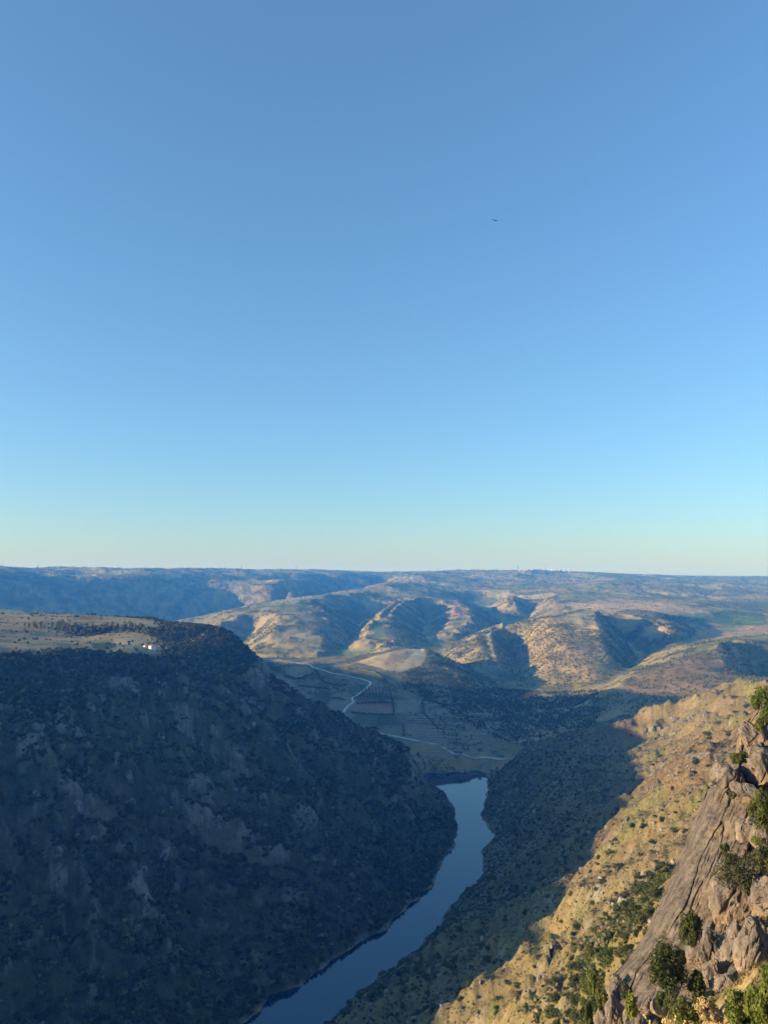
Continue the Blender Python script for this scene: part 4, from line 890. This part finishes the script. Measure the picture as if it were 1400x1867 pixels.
# bushes rooted on and beside the near granite
def near_bush(u, v, rx, rz, Yd, label, mat, seed, leaf=0.075, nl=4200, blobs=16):
    sx, sz = 0.92*rx*Yd/FPX, 0.95*rz*Yd/FPX; c0 = pt(u, v, Yd)
    e = empty('bush', (c0[0], c0[1], c0[2]-sz), random.uniform(0, 6.28), label, 'bush', 'bushes growing among the near rocks')
    cm = crown_mesh('crown', blobs, nl, leaf/sx, seed, 1.0, 0.66, (0.2, 0.36)); cr = link('crown', cm, mat, e); cr.scale = (sx, sx, sz*1.5)
    st = link('stems', stem_mesh('stems', 5, seed, 0.8, 0.05), m_bark, e); st.scale = (sx, sx, sz*1.2)
NB = [(1392,1283,30,34,69,'bright green bush on top of the rock at right edge',m_lime,1),(1388,1478,32,34,58,'dark shrub filling a crack at the right edge',m_leaf,2),
 (1345,1585,58,36,57.5,'wide olive green bush across the middle of the rock face',m_olive,3),(1392,1560,30,26,57,'brownish bush at right edge beside the wide one',m_olive,4),
 (1258,1692,26,30,55.5,'upright dark green bush left of the cracked boulder',m_leaf,5),(1218,1768,52,44,52,'large rounded dark bush at the foot of the slab',m_leaf,6),
 (1268,1802,28,26,52,'dark bush touching the foot of the split granite',m_leaf,7),(1352,1850,38,40,40,'yellowish green bush in the bottom right corner, left half',m_lime,8),
 (1396,1815,44,52,39,'big bright bush cut by the right edge at bottom',m_lime,9),(1149,1832,15,20,55,'light green bush beside the squat grey boulder',m_lime,10),
 (1140,1808,16,12,57,'small olive tuft above the light green bush',m_olive,11),(1095,1822,15,20,62,'dark upright bush left of the thin standing boulder',m_leaf,12),
 (1078,1790,10,22,66,'narrow yellow green bush at the lower tip of slab',m_lime,13),(1068,1848,18,24,64,'dark bush at the bottom edge left of boulders',m_leaf,14),
 (1207,1824,18,14,53,'dark rounded bush in the shade below the slab',m_leaf,15),(1248,1845,36,26,49,'shaded dark bush at the bottom under the split granite',m_leaf,16),
 (1388,1745,12,14,52,'small green tuft in the cleft right of oval boulder',m_leaf,17),(1384,1322,14,12,66,'thin dark tuft hanging in the upper crack',m_leaf,18),
 (1322,1549,10,9,60,'small round bush above the wide olive bush',m_leaf,19),(1352,1382,16,10,66,'low dark shrub on the ledge between the upper blocks',m_leaf,20),
 (1338,1383,9,9,67,'little round shrub left of the ledge shrub',m_leaf,21),(1378,1534,10,7,58,'bright yellow green sprig in a joint at right edge',m_lime,22),
 (1290,1842,34,18,46,'straw coloured low bush at the bottom of the rocks',m_straw,23),(1240,1745,14,14,53,'olive shoot on top of the large rounded bush',m_olive,24),
 (1335,1450,10,6,62,'tiny grassy tuft on the shoulder of the slab',m_olive,25)]
random.seed(51)
for u, v, rx, rz, Yd, lab, mt_, sd in NB: near_bush(u, v, rx, rz, Yd, lab, mt_, 400+sd, nl=int(900 + 70*rx))

# dry plant with pale seed heads at the bottom edge
base = pt(1222, 1935, 44); gz = float(height(np.array([base[0]]), np.array([base[1]]))[0])
e = empty('seed_plant', base, 0, 'dry plant with pale yellow seed heads at the bottom edge', 'plant')
r = np.random.default_rng(8); V_, F_ = [], []; tips = []
for k in range(26):
    a = r.uniform(-2.1, 2.1); h = r.uniform(0.9, 2.15); tip = np.array([a*0.65, r.uniform(-.6,.6), h]); mid_ = tip*np.array([.5,.5,.55])
    bar(V_, F_, (a*0.2, 0, -1.5), mid_, 0.02); bar(V_, F_, mid_, tip, 0.014); tips.append(tip)
    if k % 2: t2 = mid_ + np.array([r.uniform(-.3,.3), r.uniform(-.2,.2), r.uniform(.3,.6)]); bar(V_, F_, mid_, t2, 0.012); tips.append(t2)
link('stems', mesh_np('stems', V_, F_), m_straw, e)
sv, sf = _ico[2]
sd_me = mesh_np('seed_head', sv*np.array([0.06,0.06,0.07]), sf, True); sd_me.materials.append(m_seed)
for tp in tips:
    for q in range(2): o = link('seed_head', sd_me, None, e); o.location = tp + np.array([r.uniform(-.07,.07), r.uniform(-.05,.05), q*0.12]); o.rotation_euler = (r.uniform(-.6,.6), r.uniform(-.6,.6), 0)

# dry grass tufts on the near ground
V_, F_ = [], []
def tuft(name, nb, seed):
    r = np.random.default_rng(seed); V_, F_ = [], []
    for k in range(nb):
        a, ln = r.uniform(0, 6.28), r.uniform(.5, 1.0); b0 = np.array([r.normal()*.12, r.normal()*.12, -.05]); d = np.array([math.cos(a), math.sin(a), 0]); s1 = np.array([-d[1], d[0], 0])*0.03; i = len(V_)
        m1 = b0 + d*.18*ln + np.array([0,0,.55*ln]); t1 = b0 + d*.5*ln + np.array([0,0,.85*ln])
        V_ += [b0-s1, b0+s1, m1+s1*.8, m1-s1*.8, t1+s1*.2, t1-s1*.2]; F_ += [(i,i+1,i+2,i+3),(i+3,i+2,i+4,i+5)]
    return mesh_np(name, V_, F_)
m_grass = leafmat('dry_grass_blades', (0.20,0.145,0.06), (0.42,0.31,0.14), True)
gw = (RR > 18)*(RR < 900)*(X > -60)*np.interp(RR, [20, 120, 420, 900], [2.4, 0.55, 0.16, 0.06])*(DR > 60)
gw = gw*(TH > R(-5))*(rs | (RR < 140))
x, y, z, i, j, r = sample(gw, 60000, 5)
rad = r.uniform(0.3, 0.6, len(x))*np.interp(np.hypot(x, y), [30, 150, 400, 900], [0.8, 1.3, 2.2, 3.2])
ti = np.stack([r.uniform(.6, 1.2, len(x))]*3, 1); gp = r.random(len(x)) < 0.25; ti[gp] *= np.array([.55,.75,.5])
scatter('dry_grass', np.stack([x, y, z], 1), np.stack([rad*1.2, rad*1.2, rad], 1), ti, [tuft('tuft', 22, 70+k) for k in range(4)], m_grass, 'golden dry grass tufts between the near rocks and slope bushes', 'grass')

# ------------------------------------------------------------------ birds
def bird(loc, rz, bank, s, label):
    v, f = _ico[3]; V_ = [tuple(q) for q in v*np.array([0.11,0.42,0.10])]; F_ = [tuple(q) for q in f]
    n0 = len(V_)
    V_ = [(x*(1 - 0.35*sstep(0.1,0.42,np.array(abs(y)))), y, z) for x, y, z in V_]
    for sx in (-1, 1):
        st = [(0.05,0.16,-0.20,0.03),(0.45,0.20,-0.20,0.10),(0.85,0.13,-0.22,0.15),(1.15,0.02,-0.20,0.20),(1.28,-0.06,-0.16,0.23)]; k = len(V_)
        for (xw, yl, yt, zw) in st: V_ += [(sx*xw, yl, zw+.012), (sx*xw, yt, zw+.004), (sx*xw, yt, zw-.004), (sx*xw, yl, zw-.012)]
        for i in range(4):
            for j in range(4): q = (k+4*i+j, k+4*i+(j+1) % 4, k+4*i+4+(j+1) % 4, k+4*i+4+j); F_ += [(q[0],q[1],q[2]),(q[0],q[2],q[3])]
    k = len(V_); V_ += [(-.05,-.36,.02),(.05,-.36,.02),(.14,-.62,.02),(-.14,-.62,.02),(0,-.36,-.02),(0,-.62,.0)]; F_ += [(k,k+1,k+2),(k,k+2,k+3),(k,k+4,k+1),(k+3,k+2,k+5),(k+1,k+4,k+5),(k+1,k+5,k+2),(k,k+3,k+5),(k,k+5,k+4)]
    o = link('bird', mesh_np('bird', V_, F_), m_bird, None, label, 'bird'); o.location = loc; o.rotation_euler = (R(-8), bank, rz); o.scale = (s, s, s)
bird(pt(902, 402, 260), R(14), R(5), 0.85, 'dark soaring bird high in the clear blue sky')
bird(pt(1357, 1015, 700), R(20), R(-5), 1.0, 'distant tiny bird low over the right horizon')

# ------------------------------------------------------------------ haze
hz = bpy.data.materials.new('haze'); hz.use_nodes = True; hn = hz.node_tree; hn.nodes.clear()
pv = hn.nodes.new('ShaderNodeVolumePrincipled'); ho = hn.nodes.new('ShaderNodeOutputMaterial'); hn.links.new(pv.outputs[0], ho.inputs['Volume'])
pv.inputs['Color'].default_value = (0.04,0.27,1.0,1); pv.inputs['Absorption Color'].default_value = (1,1,1,1); pv.inputs['Density'].default_value = 1.28e-4; pv.inputs['Anisotropy'].default_value = 0.0
BX = 17000
hv = [(x, y, z) for z in (-12, 490) for x, y in ((-BX,-BX),(BX,-BX),(BX,BX),(-BX,BX))]
link('haze', mesh_np('haze', hv, [(0,3,2,1),(4,5,6,7),(0,1,5,4),(1,2,6,5),(2,3,7,6),(3,0,4,7)]), hz, kind='stuff')
